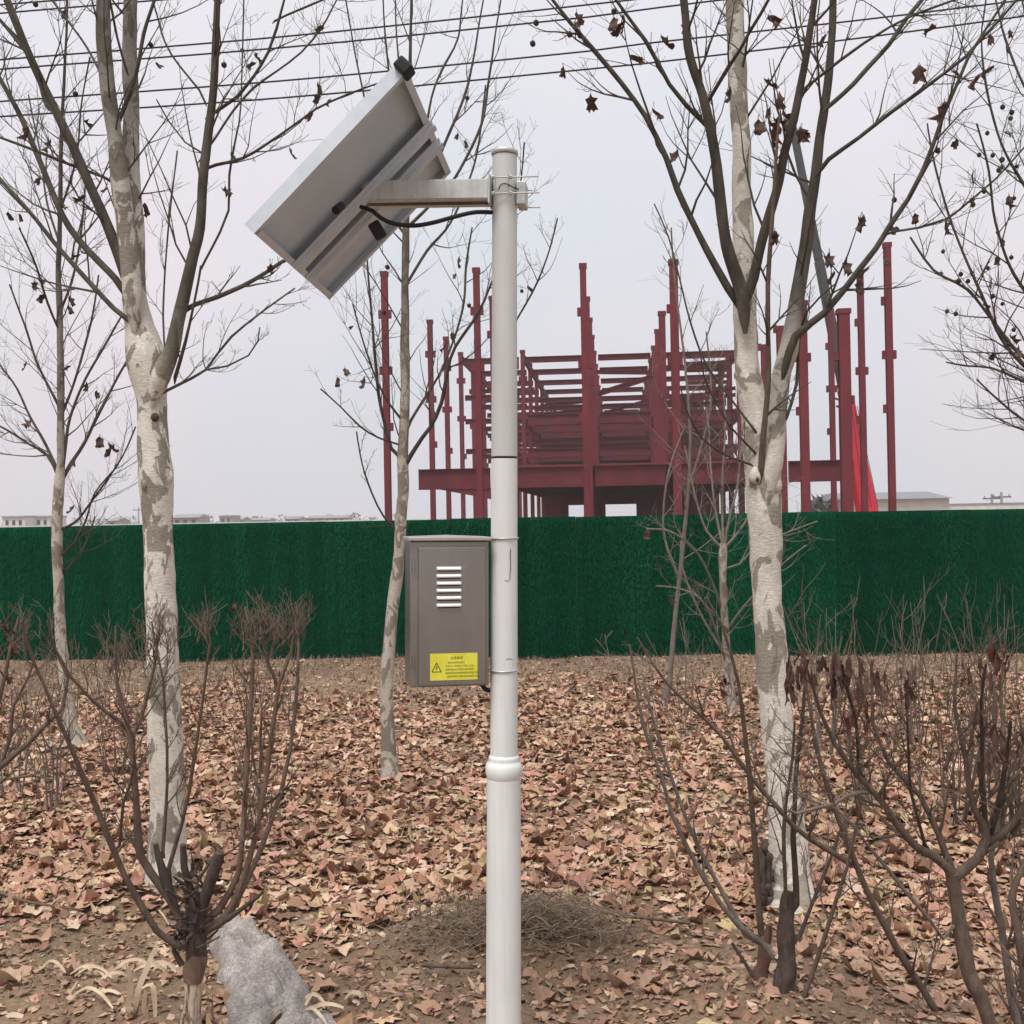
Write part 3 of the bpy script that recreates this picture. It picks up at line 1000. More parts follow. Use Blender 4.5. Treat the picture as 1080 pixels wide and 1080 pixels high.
# ---- big plane tree, right
D = 4.42
b = P(830, 958, D)
T = Tree('plane_tree', 'large pale mottled plane tree right of the pole with a hollow at its foot', 'tree', (b.x, b.y, 0), M_BARK_R, 23)
TR = T.limb([(831, 955, 52), (832, 920, 46), (831, 884, 41), (827, 840, 36), (823, 803, 34), (819, 760, 35), (816, 721, 35), (813, 680, 33), (810, 640, 32), (808, 600, 33), (807, 560, 36), (806, 518, 40), (805, 495, 41),
        (802, 470, 38), (797, 440, 32), (791, 410, 29), (787, 378, 27), (785, 339, 27), (785, 310, 26), (784, 259, 23), (782, 200, 21), (781, 148, 20), (778, 90, 20), (777, 37, 20), (775, 0, 20)], D, D + 0.15, 'trunk', n=22, step=0.025, wob=0.12, root=True, tw=7, twl=0.6, start=0.68)
kn(797, 502, D - 0.0, 0.03).build('knob', M_BARK_R, TR, True)
kn(819, 512, D + 0.0, 0.026).build('knob', M_BARK_R, TR, True)
kn(799, 506, D - 0.048, 0.008).build('knot_hole', M_STEM_DARK, TR, True)
L_ = lambda spec, d1=D, **k: T.limb(spec, D, d1, **k)
# hollow at the foot: dark rotten wood lips
mb = MB()
for k, (x, y0, y1, w) in enumerate(((804, 890, 948, 9), (810, 896, 940, 8), (800, 905, 952, 7), (807, 886, 915, 9), (815, 900, 930, 5), (803, 925, 956, 8), (811, 930, 954, 6))):
    n_ = 9
    pts = [P(x + random.uniform(-2.2, 2.2), y0 + (y1 - y0) * q / (n_ - 1), D - 0.062 + random.uniform(-.012, .008)) for q in range(n_)]
    mb.tube(pts, [w / 2 * D / FPX * (0.35 if q in (0, n_ - 1) else random.uniform(.6, 1.15)) for q in range(n_)], 7, 0.7)
mb.build('rotten_hollow', M_STEM_DARK, T.rt, True)
L_([(808, 535, 8), (811, 510, 20), (815, 490, 24), (818, 470, 22), (820, 436, 20), (822, 417, 20), (825, 392, 20), (832, 370, 20), (838, 333, 19), (842, 305, 18), (846, 278, 17), (851, 250, 16), (854, 222, 15), (860, 185, 13), (865, 148, 12), (870, 110, 11), (874, 74, 10), (877, 35, 9), (878, 0, 9)], D + 0.1, n=16, step=0.03, tw=12, twl=0.6, pre=False)
L_([(786, 352, 5), (785, 340, 12), (784, 325, 17), (780, 303, 17), (767, 259, 15), (760, 210, 14), (754, 167, 13), (747, 130, 13), (741, 100, 12), (732, 72, 11), (726, 48, 11), (721, 0, 10)], D - 0.25, n=14, step=0.03, tw=12, twl=0.55, pre=False)
L_([(779, 322, 10), (767, 304, 10), (745, 263, 9), (728, 230, 8), (714, 200, 8), (702, 167, 8), (692, 145, 7), (680, 122, 7), (655, 88, 6), (625, 52, 6), (600, 22, 5), (583, 0, 4)], D - 0.1, n=9, tw=16, twl=0.45)
L_([(784, 335, 4), (787, 315, 11), (795, 293, 13), (804, 255, 12), (813, 222, 12), (822, 190, 11), (828, 159, 11), (837, 128, 10), (843, 100, 10), (850, 65, 9), (854, 30, 9), (858, 0, 8)], D - 0.4, n=12, step=0.04, tw=12, twl=0.5, pre=False)
L_([(739, 126, 6), (725, 112, 6), (706, 89, 5), (692, 64, 5), (680, 43, 5), (664, 20, 4), (650, 0, 4)], D - 0.15, tw=9, twl=0.4)
L_([(747, 107, 5), (757, 90, 5), (769, 70, 5), (781, 52, 4), (791, 33, 4), (802, 15, 4), (810, 0, 4)], D - 0.5, tw=7, twl=0.35)
L_([(866, 178, 6), (874, 168, 6), (905, 146, 5), (939, 119, 5), (968, 98, 5), (995, 78, 4), (1018, 60, 4), (1035, 41, 4), (1055, 20, 3), (1072, 0, 3)], D - 0.4, tw=18, twl=0.4)
L_([(874, 112, 6), (880, 107, 6), (900, 89, 6), (917, 70, 6), (937, 47, 6), (954, 22, 5), (972, 0, 5)], D + 0.3, tw=9, twl=0.45)
L_([(850, 92, 4), (860, 84, 4), (887, 63, 4), (912, 45, 3.5), (939, 28, 3), (965, 15, 3), (990, 6, 3)], D - 0.3, tw=9, twl=0.4)
L_([(822, 412, 4), (828, 388, 9), (839, 355, 10), (855, 341, 9), (869, 330, 9), (890, 306, 8), (906, 285, 8), (924, 262, 7), (939, 237, 7), (957, 210, 6), (972, 181, 6), (985, 150, 5), (995, 122, 5), (1008, 92, 4), (1020, 63, 4), (1040, 30, 3), (1060, 0, 3)], D - 0.3, n=10, tw=22, twl=0.42, pre=False)
L_([(932, 248, 3), (945, 244, 3), (970, 240, 3), (998, 231, 3), (1025, 210, 2.5), (1050, 189, 2.5), (1085, 150, 2)], D - 0.1, tw=11, twl=0.35)
L_([(803, 506, 9), (804, 480, 8), (807, 440, 7), (810, 400, 7), (810, 350, 6), (810, 300, 6), (812, 270, 6), (815, 220, 5), (818, 170, 4), (822, 120, 3)], D - 0.25, n=8, tw=8, twl=0.3, mat=M_STEM)
L_([(830, 440, 4), (840, 405, 4), (842, 370, 3), (850, 330, 3), (880, 300, 2)], D + 0.1, tw=6, twl=0.25)
L_([(797, 455, 3), (770, 420, 2.5), (745, 385, 2.5), (728, 340, 2.5), (716, 290, 2), (705, 250, 2), (690, 215, 1.6)], D + 0.1, tw=11, twl=0.22)
L_([(792, 490, 3), (765, 480, 2.5), (740, 462, 2.2), (725, 435, 2), (718, 410, 1.6)], D - 0.2, tw=7, twl=0.22)
L_([(797, 478, 3), (770, 450, 2.5), (755, 425, 2.2), (742, 395, 2), (738, 370, 1.6)], D - 0.1, tw=5, twl=0.2)
T.done()
T.hang_leaves([(713, 18), (688, 112), (715, 180), (763, 93), (798, 128), (808, 112), (818, 115), (822, 95), (812, 85), (808, 18), (815, 12), (840, 32), (870, 30), (878, 125), (880, 152), (893, 213), (913, 206), (916, 222), (939, 225), (961, 230),
               (877, 258), (901, 249), (914, 259), (878, 294), (906, 286), (907, 315), (967, 64), (988, 19), (995, 66), (1003, 142), (1028, 68), (1048, 57), (989, 98), (996, 231), (943, 258),
               (608, 20), (640, 18), (596, 68), (622, 130), (645, 40), (700, 25), (800, 220), (1045, 35), (625, 143), (668, 30), (655, 12), (820, 120), (612, 8)], D, 0.04)
T.hang_balls([(556, 38), (566, 44), (617, 28), (598, 30), (572, 15), (640, 5), (990, 97), (948, 210), (808, 218), (976, 142), (980, 160)], D, 0.011)
T.hang_leaves([(815, 122), (828, 108), (822, 130)], D, 0.05, 1)

# ---- slim plane tree behind the cabinet
D = 6.7
b = P(412, 822, D)
T = Tree('plane_tree', 'slim young plane tree with a thin crooked trunk behind the steel cabinet', 'tree', (b.x, b.y, 0), M_BARK_FAR, 31)
T.limb([(412, 826, 20), (410, 790, 19), (408, 740, 17), (409, 700, 16), (412, 660, 16), (417, 620, 15), (421, 580, 14), (423, 545, 15), (425, 520, 14), (425, 480, 14), (427, 430, 12), (427, 380, 12), (427, 320, 10), (428, 250, 9), (430, 180, 7), (432, 120, 5), (433, 55, 4), (434, 0, 3)], D, D, 'trunk', n=12, step=0.05, wob=0.12, root=True, tw=26, twl=0.75, start=0.36)
L_ = lambda spec, d1=D, **k: T.limb(spec, D, d1, **k)
L_([(426, 494, 6), (434, 480, 6), (445, 462, 5), (454, 450, 5), (465, 425, 5), (475, 378, 4), (485, 358, 4), (498, 340, 4), (510, 318, 3), (522, 290, 3), (540, 265, 2)], D - 0.3, tw=12, twl=0.5)
L_([(427, 460, 4), (433, 444, 4), (448, 420, 4), (463, 396, 3), (478, 360, 3), (489, 320, 3), (492, 278, 3), (498, 240, 2)], D + 0.3, tw=10, twl=0.5)
L_([(424, 484, 5), (413, 473, 5), (401, 426, 4), (396, 380, 4), (392, 334, 3), (389, 300, 3), (387, 270, 2)], D, tw=11, twl=0.5)
L_([(428, 448, 3), (410, 425, 3), (395, 395, 2.5), (380, 350, 2), (372, 320, 2)], D - 0.2, tw=8, twl=0.45)
L_([(425, 470, 3), (400, 462, 2.5), (380, 450, 2.5), (360, 430, 2), (338, 410, 2)], D - 0.2, tw=7, twl=0.3)
L_([(420, 560, 3), (405, 545, 2.5), (392, 520, 2.5), (382, 490, 2), (376, 455, 2)], D - 0.2, tw=6, twl=0.25)
for sp in ([(430, 220, 5), (448, 195, 4), (470, 150, 4), (490, 100, 3.5), (497, 73, 3), (510, 0, 2)],
           [(430, 240, 5), (455, 215, 4), (480, 187, 4), (507, 133, 3.5), (516, 80, 3), (525, 20, 2), (528, 0, 2)],
           [(431, 200, 4), (445, 160, 4), (455, 103, 3), (468, 70, 3), (483, 40, 2.5), (488, 0, 2)],
           [(429, 300, 4), (450, 265, 4), (475, 235, 3), (495, 190, 3), (505, 150, 2.5), (512, 90, 2)],
           [(430, 190, 4), (415, 140, 3), (410, 80, 3), (405, 20, 2), (404, 0, 2)],
           [(429, 250, 4), (405, 210, 3), (388, 120, 3), (375, 60, 2), (365, 0, 2)],
           [(431, 130, 3), (422, 80, 2.5), (418, 30, 2), (417, 0, 2)],
           [(530, 395, 3), (545, 337, 2.5), (555, 320, 2.5), (567, 297, 2.5), (580, 262, 2), (588, 230, 2)],
           [(522, 270, 2.5), (535, 235, 2.5), (548, 200, 2), (553, 150, 2)]):
    L_(sp, D + T.rs.uniform(-0.3, 0.4), tw=10, twl=0.42)
T.done()
T.hang_leaves([(482, 285), (484, 272), (480, 140), (498, 137), (555, 300), (549, 350), (366, 378), (352, 388), (387, 406), (368, 340), (474, 355), (470, 350)], D, 0.04)
T.hang_balls([(411, 330), (552, 308), (512, 346), (496, 310), (490, 100), (407, 275)], D, 0.013)

# ---- thin plane tree far left
D = 7.8
b = P(76, 800, D)
T = Tree('plane_tree', 'thin young plane tree leaning at far left in front of the hoarding', 'tree', (b.x, b.y, 0), M_BARK_FAR, 41)
T.limb([(80, 802, 22), (76, 770, 18), (71, 735, 15), (67, 700, 14), (63, 660, 14), (61, 600, 13), (60, 560, 13), (61, 530, 13), (63, 505, 13), (64, 490, 10), (64, 440, 9), (64, 400, 9), (63, 340, 8), (62, 290, 7), (63, 250, 6), (64, 180, 5), (67, 100, 4), (70, 30, 3), (71, 0, 3)], D, D, 'trunk', n=12, step=0.06, wob=0.12, root=True, tw=26, twl=0.8, start=0.34)
L_ = lambda spec, d1=D, **k: T.limb(spec, D, d1, **k)
for sp in ([(66, 505, 5), (74, 490, 5), (90, 466, 4), (105, 435, 4), (120, 405, 3), (137, 375, 3)],
           [(66, 498, 4), (69, 470, 4), (74, 440, 3.5), (90, 400, 3), (110, 365, 3), (130, 330, 2)],
           [(60, 500, 4), (50, 480, 4), (30, 468, 3), (10, 455, 3), (-15, 442, 2)],
           [(60, 495, 4), (48, 468, 3.5), (32, 440, 3), (18, 410, 2.5), (0, 385, 2)],
           [(65, 558, 4), (80, 550, 3), (92, 535, 3), (110, 510, 2.5), (130, 480, 2), (143, 450, 2)],
           [(66, 585, 3), (76, 575, 3), (90, 550, 2.5), (100, 520, 2), (125, 490, 1.8)],
           [(66, 605, 3), (78, 592, 2.5), (92, 570, 2.2), (100, 545, 2)],
           [(63, 430, 4), (50, 405, 3), (38, 380, 3), (25, 340, 2.5), (10, 300, 2)],
           [(64, 440, 4), (76, 410, 3), (88, 370, 3), (98, 330, 2.5), (104, 290, 2)],
           [(63, 350, 3), (50, 320, 3), (38, 280, 2.5), (20, 240, 2)],
           [(63, 330, 3), (78, 290, 3), (86, 240, 2.5), (90, 190, 2)],
           [(64, 260, 3), (50, 215, 2.5), (42, 160, 2), (30, 100, 2)],
           [(64, 220, 3), (80, 170, 2.5), (86, 110, 2), (95, 60, 2)]):
    L_(sp, D + T.rs.uniform(-0.5, 0.5), tw=9, twl=0.5)
T.done()
T.hang_leaves([(73, 378), (92, 405), (98, 407), (40, 430), (27, 387), (111, 457), (113, 465), (77, 527), (112, 470), (85, 470), (38, 285)], D, 0.05)

# ---- pale slim tree behind the right trunk
D = 8.6
b = P(772, 800, D)
T = Tree('plane_tree', 'small pale pollarded plane tree left of the big right trunk', 'tree', (b.x, b.y, 0), M_BARK_FAR, 53)
T.limb([(773, 800, 11), (771, 760, 10), (767, 700, 10), (764, 650, 9), (762, 610, 9), (762, 585, 11), (763, 573, 9)], D, D, 'trunk', n=10, step=0.06, root=True, tw=4, twl=0.4, start=0.5)
L_ = lambda spec, d1=D, **k: T.limb(spec, D, d1, mat=M_STEM_GREY, **k)
for sp in ([(761, 578, 4), (745, 560, 3), (735, 530, 3), (728, 500, 2.5), (722, 470, 2)],
           [(762, 575, 4), (755, 540, 3), (750, 500, 2.5), (748, 460, 2), (745, 430, 2)],
           [(763, 575, 4), (762, 540, 3), (762, 500, 2.5), (765, 450, 2), (762, 400, 2)],
           [(764, 575, 4), (770, 545, 3), (778, 510, 3), (782, 470, 2)],
           [(765, 577, 4), (780, 560, 3), (792, 540, 3), (805, 510, 2)],
           [(765, 600, 3), (780, 595, 3), (800, 575, 2.5), (835, 560, 2), (862, 550, 2)],
           [(760, 640, 4), (745, 600, 3), (728, 575, 3), (705, 560, 2.5), (682, 558, 2)],
           [(764, 690, 4), (740, 650, 3), (720, 600, 2.5), (718, 570, 2)],
           [(766, 700, 3), (745, 640, 3), (720, 622, 2.5), (692, 618, 2)],
           [(770, 660, 3), (785, 640, 3), (820, 600, 2.5), (850, 575, 2)]):
    L_(sp, D + T.rs.uniform(-0.4, 0.4), tw=8, twl=0.42)
T.done(mat=M_STEM_GREY)
T.hang_leaves([(682, 558), (692, 622), (770, 672), (735, 600)], D, 0.05)

# ---- tree whose crown reaches in from the right
D = 6.2
b = P(1190, 860, D)
T = Tree('plane_tree', 'plane tree mostly outside the frame, its branches with seed balls entering from the right', 'tree', (b.x, b.y, 0), M_BARK_FAR, 61)
T.limb([(1195, 880, 40), (1188, 700, 34), (1180, 560, 30), (1172, 450, 26), (1165, 350, 20), (1158, 240, 14), (1150, 120, 10), (1146, 0, 7)], D, D, 'trunk', n=12, step=0.08, root=True, tw=8, twl=0.6, start=0.4)
L_ = lambda spec, d1=D, **k: T.limb(spec, D, d1, **k)
for sp in ([(1172, 470, 8), (1130, 430, 7), (1085, 390, 5), (1055, 355, 4), (1035, 310, 4), (1015, 265, 3), (1000, 225, 3), (985, 170, 2.5), (978, 130, 2)],
           [(1168, 420, 7), (1120, 400, 6), (1075, 372, 5), (1045, 335, 4), (1020, 305, 3.5), (985, 285, 3), (960, 250, 2.5)],
           [(1166, 400, 6), (1110, 340, 5), (1070, 290, 4), (1050, 235, 3), (1043, 180, 3), (1030, 130, 2)],
           [(1160, 300, 6), (1110, 240, 5), (1080, 195, 4), (1055, 150, 3), (1040, 90, 3), (1035, 40, 2), (1040, 0, 2)],
           [(1170, 450, 6), (1120, 420, 5), (1075, 400, 4), (1045, 388, 3), (1020, 386, 2.5), (998, 382, 2)],
           [(1172, 480, 5), (1110, 460, 4), (1075, 440, 3), (1045, 415, 2.5), (1030, 400, 2)],
           [(1158, 230, 5), (1110, 140, 4), (1080, 90, 3), (1060, 40, 3), (1050, 0, 2)],
           [(1155, 200, 5), (1120, 110, 4), (1090, 50, 3), (1078, 0, 2)]):
    L_(sp, D + T.rs.uniform(-0.5, 0.4), tw=16, twl=0.55, up=0.1)
T.done()
T.hang_leaves([(1028, 180), (1055, 262), (1040, 290), (1068, 195), (1066, 350), (1052, 25), (1060, 130), (1045, 370), (1034, 320), (1073, 362), (1066, 190), (1072, 250), (1050, 55)], D, 0.04)
T.hang_balls([(1034, 142), (1035, 152), (1057, 120), (1033, 203), (1029, 214), (1054, 102), (1048, 163), (1022, 207), (1032, 213), (1015, 291), (1012, 286), (1020, 293), (1024, 283), (1042, 279), (1046, 313),
              (1055, 315), (1073, 250), (1061, 166), (1055, 171), (1047, 177), (1078, 110), (985, 270), (990, 274), (1000, 322), (1005, 324), (1065, 170), (1050, 240), (1074, 208), (1066, 260), (1070, 340), (1062, 358)], D, 0.013)

# twigs reaching in at the upper centre-right from a further tree
D = 9.5
b = P(700, 775, D)
T = Tree('sapling', 'leafless sapling with whip-like branches between the pole and right tree', 'tree', (b.x, b.y, 0), M_STEM_GREY, 67)
T.limb([(702, 776, 8), (706, 720, 7), (712, 650, 6), (722, 560, 5), (728, 470, 4), (722, 380, 3), (712, 300, 2.5), (708, 240, 2)], D, D, 'trunk', n=8, step=0.08, root=True, tw=14, twl=0.8, start=0.3)
T.limb([(716, 610, 4), (700, 560, 3), (705, 500, 2.5), (722, 450, 2)], D, D, tw=7, twl=0.4)
T.limb([(724, 520, 3), (740, 470, 3), (750, 420, 2.5), (745, 350, 2)], D, D, tw=7, twl=0.4)
T.done()

# ------------------------------------------------------------------ shrubs
# pruned shrub, lower left
D = 3.3
b = P(203, 1112, D)
T = Tree('pruned_shrub', 'near pruned crepe myrtle with stubby knotted head and flaky pale trunk, lower left', 'shrub', (b.x, b.y, 0), M_STEM, 71)
T.limb([(201, 1125, 30), (202, 1080, 26), (204, 1050, 25), (205, 1020, 24), (206, 1000, 24)], D, D, 'trunk', mat=M_STEM_FLAKE, n=20, step=0.012, wob=0.35, root=True, flare=1.05)
T.limb([(203, 1036, 24.5), (204, 1027, 27), (206, 1015, 28), (206, 1003, 25)], D - 0.004, D - 0.004, 'stump_collar', mat=M_STEM_RUSTY, n=18, step=0.01, wob=0.7)
T.limb([(206, 1012, 27), (206, 995, 30), (207, 982, 36), (206, 970, 40), (204, 955, 34), (203, 942, 20)], D, D, 'knotted_head', mat=M_STEM_DARK, n=16, step=0.015, wob=0.55)
T.limb([(190, 998, 7), (184, 985, 7), (183, 1003, 7), (192, 1018, 8)], D - 0.02, D, 'stub', mat=M_STEM_DARK)
L_ = lambda spec, d1=D, **k: T.limb(spec, D, d1, **k)
L_([(206, 975, 18), (215, 950, 17), (224, 925, 15), (231, 906, 15), (232, 899, 12)], D - 0.05, mat=M_STEM_DARK, name='stub', wob=0.3, n=12)
L_([(204, 965, 12), (201, 940, 10), (195, 915, 9), (193, 891, 8)], D - 0.04, mat=M_STEM_DARK, name='stub', wob=0.3)
L_([(200, 985, 14), (185, 960, 13), (175, 930, 13), (168, 905, 10), (164, 890, 8)], D - 0.03, mat=M_STEM_DARK, name='stub', wob=0.45, n=10)
st = dict(name='stem', tw=13, twl=0.15, start=0.35, up=0.45)
L_([(200, 1000, 9), (185, 997, 9), (165, 982, 9), (148, 954, 9), (132, 925, 8), (122, 902, 8), (110, 872, 8), (100, 847, 7), (86, 815, 7), (74, 787, 6), (64, 765, 6), (56, 747, 5), (46, 722, 4), (37, 702, 4), (22, 655, 3)], D - 0.35, mat=M_STEM, **st)
L_([(195, 985, 11), (178, 947, 11), (160, 922, 11), (148, 902, 11), (146, 875, 10), (144, 847, 9), (141, 815, 9), (139, 784, 8), (136, 768, 7), (130, 745, 5), (124, 722, 4), (122, 700, 3), (122, 660, 3)], D - 0.1, mat=M_STEM, **st)
L_([(138, 775, 5), (126, 760, 5), (111, 750, 5), (92, 733, 4), (74, 713, 4), (64, 695, 3), (56, 680, 3), (50, 655, 2)], D - 0.2, mat=M_STEM, **st)
L_([(139, 778, 5), (148, 762, 5), (154, 740, 4), (163, 702, 4), (166, 680, 3), (169, 655, 3)], D, mat=M_STEM, **st)
L_([(120, 897, 4), (126, 892, 4), (128, 870, 4), (130, 847, 4), (136, 830, 4), (141, 810, 3), (142, 780, 3), (120, 740, 2)], D - 0.3, mat=M_STEM, **st)
L_([(172, 905, 6), (172, 898, 5), (174, 870, 5), (176, 828, 4), (176, 790, 4), (174, 750, 4), (172, 717, 3), (164, 680, 3), (160, 655, 2)], D - 0.1, mat=M_STEM, **st)
L_([(180, 935, 6), (178, 917, 6), (186, 890, 6), (193, 865, 5), (199, 835, 5), (204, 802, 5), (210, 765, 4), (214, 735, 4), (218, 702, 4), (222, 675, 3), (215, 645, 2)], D - 0.15, mat=M_STEM, **st)
L_([(212, 975, 10), (230, 960, 10), (243, 940, 9), (252, 920, 8), (256, 880, 7), (259, 828, 7), (261, 790, 7), (263, 754, 6), (265, 725, 6), (266, 698, 5), (264, 665, 4), (258, 640, 3)], D + 0.1, mat=M_STEM_RUSTY, **st)
L_([(215, 978, 10), (237, 968, 10), (250, 945, 9), (259, 920, 8), (267, 890, 8), (274, 858, 7), (280, 825, 7), (285, 791, 6), (289, 757, 6), (293, 724, 5), (300, 705, 5), (307, 687, 4), (312, 655, 3)], D, mat=M_STEM_RUSTY, **st)
L_([(218, 980, 9), (244, 962, 8), (260, 930, 7), (274, 898, 7), (286, 865, 6), (296, 835, 6), (305, 795, 5), (311, 754, 5), (314, 715, 4), (315, 680, 4), (312, 640, 3)], D + 0.25, mat=M_STEM, **st)
L_([(293, 724, 4), (282, 700, 4), (278, 680, 3), (276, 650, 2)], D + 0.05, mat=M_STEM_DARK, **st)
L_([(296, 835, 4), (290, 842, 4), (278, 850, 3), (272, 835, 3), (268, 815, 2)], D + 0.2, mat=M_STEM, **st)
L_([(214, 985, 8), (241, 969, 8), (260, 955, 6), (272, 946, 5), (278, 940, 3)], D - 0.1, mat=M_STEM_DARK, name='stub')
L_([(231, 905, 4), (246, 896, 3), (258, 885, 3), (267, 876, 3), (276, 860, 2)], D - 0.05, mat=M_STEM, **st)
sn = MB()
for k in range(46):
    a = T.rs.uniform(0, 6.28); yy0 = T.rs.uniform(925, 1000)
    q = P(206 + T.rs.gauss(0, 9), yy0, D - 0.01) + Vector((0, T.rs.gauss(0, .02), 0))
    dd = Vector((T.rs.gauss(0, 1), T.rs.gauss(-.3, .8), T.rs.uniform(0.1, 1.4))).normalized()
    L = T.rs.uniform(0.03, 0.085)
    sn.tube([q, q + dd * L * .5, q + dd * L + Vector((T.rs.gauss(0, .008), 0, .01))], [T.rs.uniform(.004, .009), .005, T.rs.uniform(.001, .005)], 6, 0.4)
tag(sn.build('snags', M_STEM_DARK, T.rt, True), kind='stuff')
for x0, y0 in ((262, 672), (288, 668), (300, 672), (312, 665), (140, 700), (165, 690), (120, 700), (215, 672)):
    p = P(x0, y0, D)
    for k in range(20): T.grow(p + Vector((T.rs.gauss(0, .02), T.rs.gauss(0, .06), T.rs.gauss(0, .02))), Vector((T.rs.gauss(0, .55), T.rs.gauss(0, .4), 1)).normalized(), 0.002, T.rs.uniform(0.05, 0.13), 1, 0.3)
T.done(mat=M_STEM)
T.hang_leaves([(x, y) for x, y in [(T.rs.uniform(228, 325), T.rs.uniform(632, 672)) for _ in range(26)]], D, 0.013, 0)

# shrub with stems low down, centre right
D = 3.5
b = P(826, 1100, D)
T = Tree('pruned_shrub', 'dark-stemmed shrub in front of the right trunk with a reddish split stump beside it', 'shrub', (b.x, b.y, 0), M_STEM_GREY, 83)
T.limb([(826, 1105, 27), (827, 1060, 26), (828, 1020, 24), (828, 985, 24), (830, 958, 20), (832, 940, 12)], D, D, 'trunk', mat=M_STEM_DARK, n=18, step=0.012, wob=0.5, root=True, flare=1.05)
T.limb([(797, 1095, 34), (797, 1060, 33), (799, 1038, 30), (803, 1010, 25), (808, 990, 19), (811, 975, 8)], D + 0.1, D + 0.08, 'split_stump', mat=M_STEM_RED, n=14, step=0.02, wob=0.6)
L_ = lambda spec, d1=D, **k: T.limb(spec, D, d1, **k)
st = dict(name='stem', tw=8, twl=0.2, start=0.3, up=0.45)
L_([(815, 1010, 8), (803, 994, 8), (779, 975, 8), (760, 952, 7), (742, 925, 7), (725, 893, 6), (709, 860, 6), (697, 818, 5), (681, 774, 5), (673, 740, 4), (669, 713, 3), (664, 680, 3)], D - 0.2, mat=M_STEM_GREY, **st)
L_([(812, 1000, 8), (787, 986, 8), (771, 957, 7), (754, 925, 6), (738, 895, 6), (726, 868, 5), (709, 823, 5), (700, 795, 4), (693, 774, 4), (684, 740, 3), (678, 720, 2)], D - 0.05, mat=M_STEM_GREY, **st)
L_([(803, 985, 9), (800, 945, 8), (797, 905, 8), (794, 865, 7), (791, 823, 7), (785, 770, 6), (779, 721, 5), (771, 690, 4), (762, 660, 4), (745, 630, 3)], D - 0.3, mat=M_STEM, **st)
L_([(832, 965, 9), (840, 954, 9), (838, 915, 8), (836, 884, 7), (838, 845, 6), (840, 803, 6), (846, 760, 5), (850, 700, 3)], D - 0.1, mat=M_STEM_DARK, **st)
L_([(830, 975, 6), (828, 930, 5), (826, 880, 5), (830, 840, 4), (836, 800, 4), (838, 760, 3)], D - 0.25, mat=M_STEM, **st)
L_([(832, 1000, 7), (844, 986, 6), (856, 955, 5), (868, 925, 5), (878, 900, 4), (884, 880, 4), (900, 850, 3)], D + 0.1, mat=M_STEM_DARK, **st)
L_([(830, 1072, 8), (844, 1060, 7), (856, 1028, 6), (868, 994, 6), (882, 950, 5), (893, 917, 5), (900, 885, 4), (909, 844, 3)], D - 0.15, mat=M_STEM, **st)
L_([(795, 1030, 6), (782, 1010, 5), (772, 995, 4)], D, mat=M_STEM_DARK, name='stub')
L_([(846, 1062, 6), (860, 1056, 5), (863, 1052, 3)], D, mat=M_STEM_DARK, name='stub')
T.done(mat=M_STEM_GREY)
T.hang_leaves([(735, 710), (738, 690), (740, 700), (712, 700), (668, 700)], D, 0.025, 1)

# big shrub, lower right
D = 3.15
b = P(1046, 1150, D)
T = Tree('pruned_shrub', 'large tangled brown shrub in the near right corner with drooping withered leaves', 'shrub', (b.x, b.y, 0), M_STEM, 97)
L_ = lambda spec, d1=D, **k: T.limb(spec, D, d1, **k)
T.limb([(1052, 1150, 22), (1043, 1080, 20), (1033, 1050, 20), (1023, 1027, 18), (1016, 990, 18), (1011, 958, 17), (1007, 935, 18), (1005, 920, 18)], D, D, 'trunk', n=16, step=0.015, wob=0.3, root=True, mat=M_STEM, flare=1.1)
st = dict(name='stem', tw=13, twl=0.22, start=0.2, up=0.4)
L_([(1005, 925, 14), (1000, 915, 13), (985, 903, 12), (966, 893, 11), (952, 878, 11), (941, 864, 10), (934, 852, 9), (925, 840, 9), (914, 828, 8), (905, 819, 8), (892, 800, 7), (880, 783, 6), (866, 752, 5), (856, 721, 4), (846, 690, 3)], D - 0.2, mat=M_STEM, **st)
L_([(1006, 922, 10), (998, 902, 9), (990, 880, 9), (980, 860, 8), (970, 840, 7), (952, 820, 7), (937, 803, 6), (928, 782, 5), (921, 762, 5), (920, 735, 4), (919, 709, 4)], D, mat=M_STEM, **st)
L_([(1008, 924, 16), (1019, 917, 15), (1033, 905, 14), (1041, 884, 13), (1036, 868, 11), (1027, 852, 9), (1022, 830, 8), (1019, 803, 7), (1013, 775, 6), (1007, 746, 5), (1008, 715, 4), (1009, 690, 3)], D - 0.1, mat=M_STEM, **st)
L_([(1036, 895, 13), (1043, 888, 12), (1056, 880, 11), (1068, 868, 11), (1076, 856, 10), (1086, 838, 9), (1098, 800, 7)], D - 0.1, mat=M_STEM, **st)
L_([(1040, 882, 8), (1038, 850, 7), (1035, 823, 6), (1036, 780, 5), (1035, 742, 4), (1040, 700, 3)], D - 0.25, mat=M_STEM_DARK, **st)
L_([(1044, 880, 9), (1052, 855, 8), (1056, 835, 7), (1060, 808, 6), (1064, 782, 5), (1066, 760, 4)], D - 0.2, mat=M_STEM_DARK, **st)
L_([(1030, 860, 6), (1044, 840, 5), (1062, 820, 5), (1078, 795, 4), (1090, 760, 3)], D, mat=M_STEM, **st)
L_([(1012, 970, 6), (995, 990, 5), (978, 966, 5), (955, 940, 5), (937, 917, 5), (918, 895, 4), (901, 872, 4), (880, 852, 4), (860, 846, 3), (835, 835, 3), (815, 812, 2)], D - 0.1, mat=M_STEM_GREY, **st)
L_([(940, 858, 6), (921, 835, 6), (905, 836, 6), (892, 840, 5), (880, 848, 5), (862, 852, 5), (840, 858, 4), (831, 854, 3)], D - 0.3, mat=M_STEM_GREY, **dict(st, tw=5))
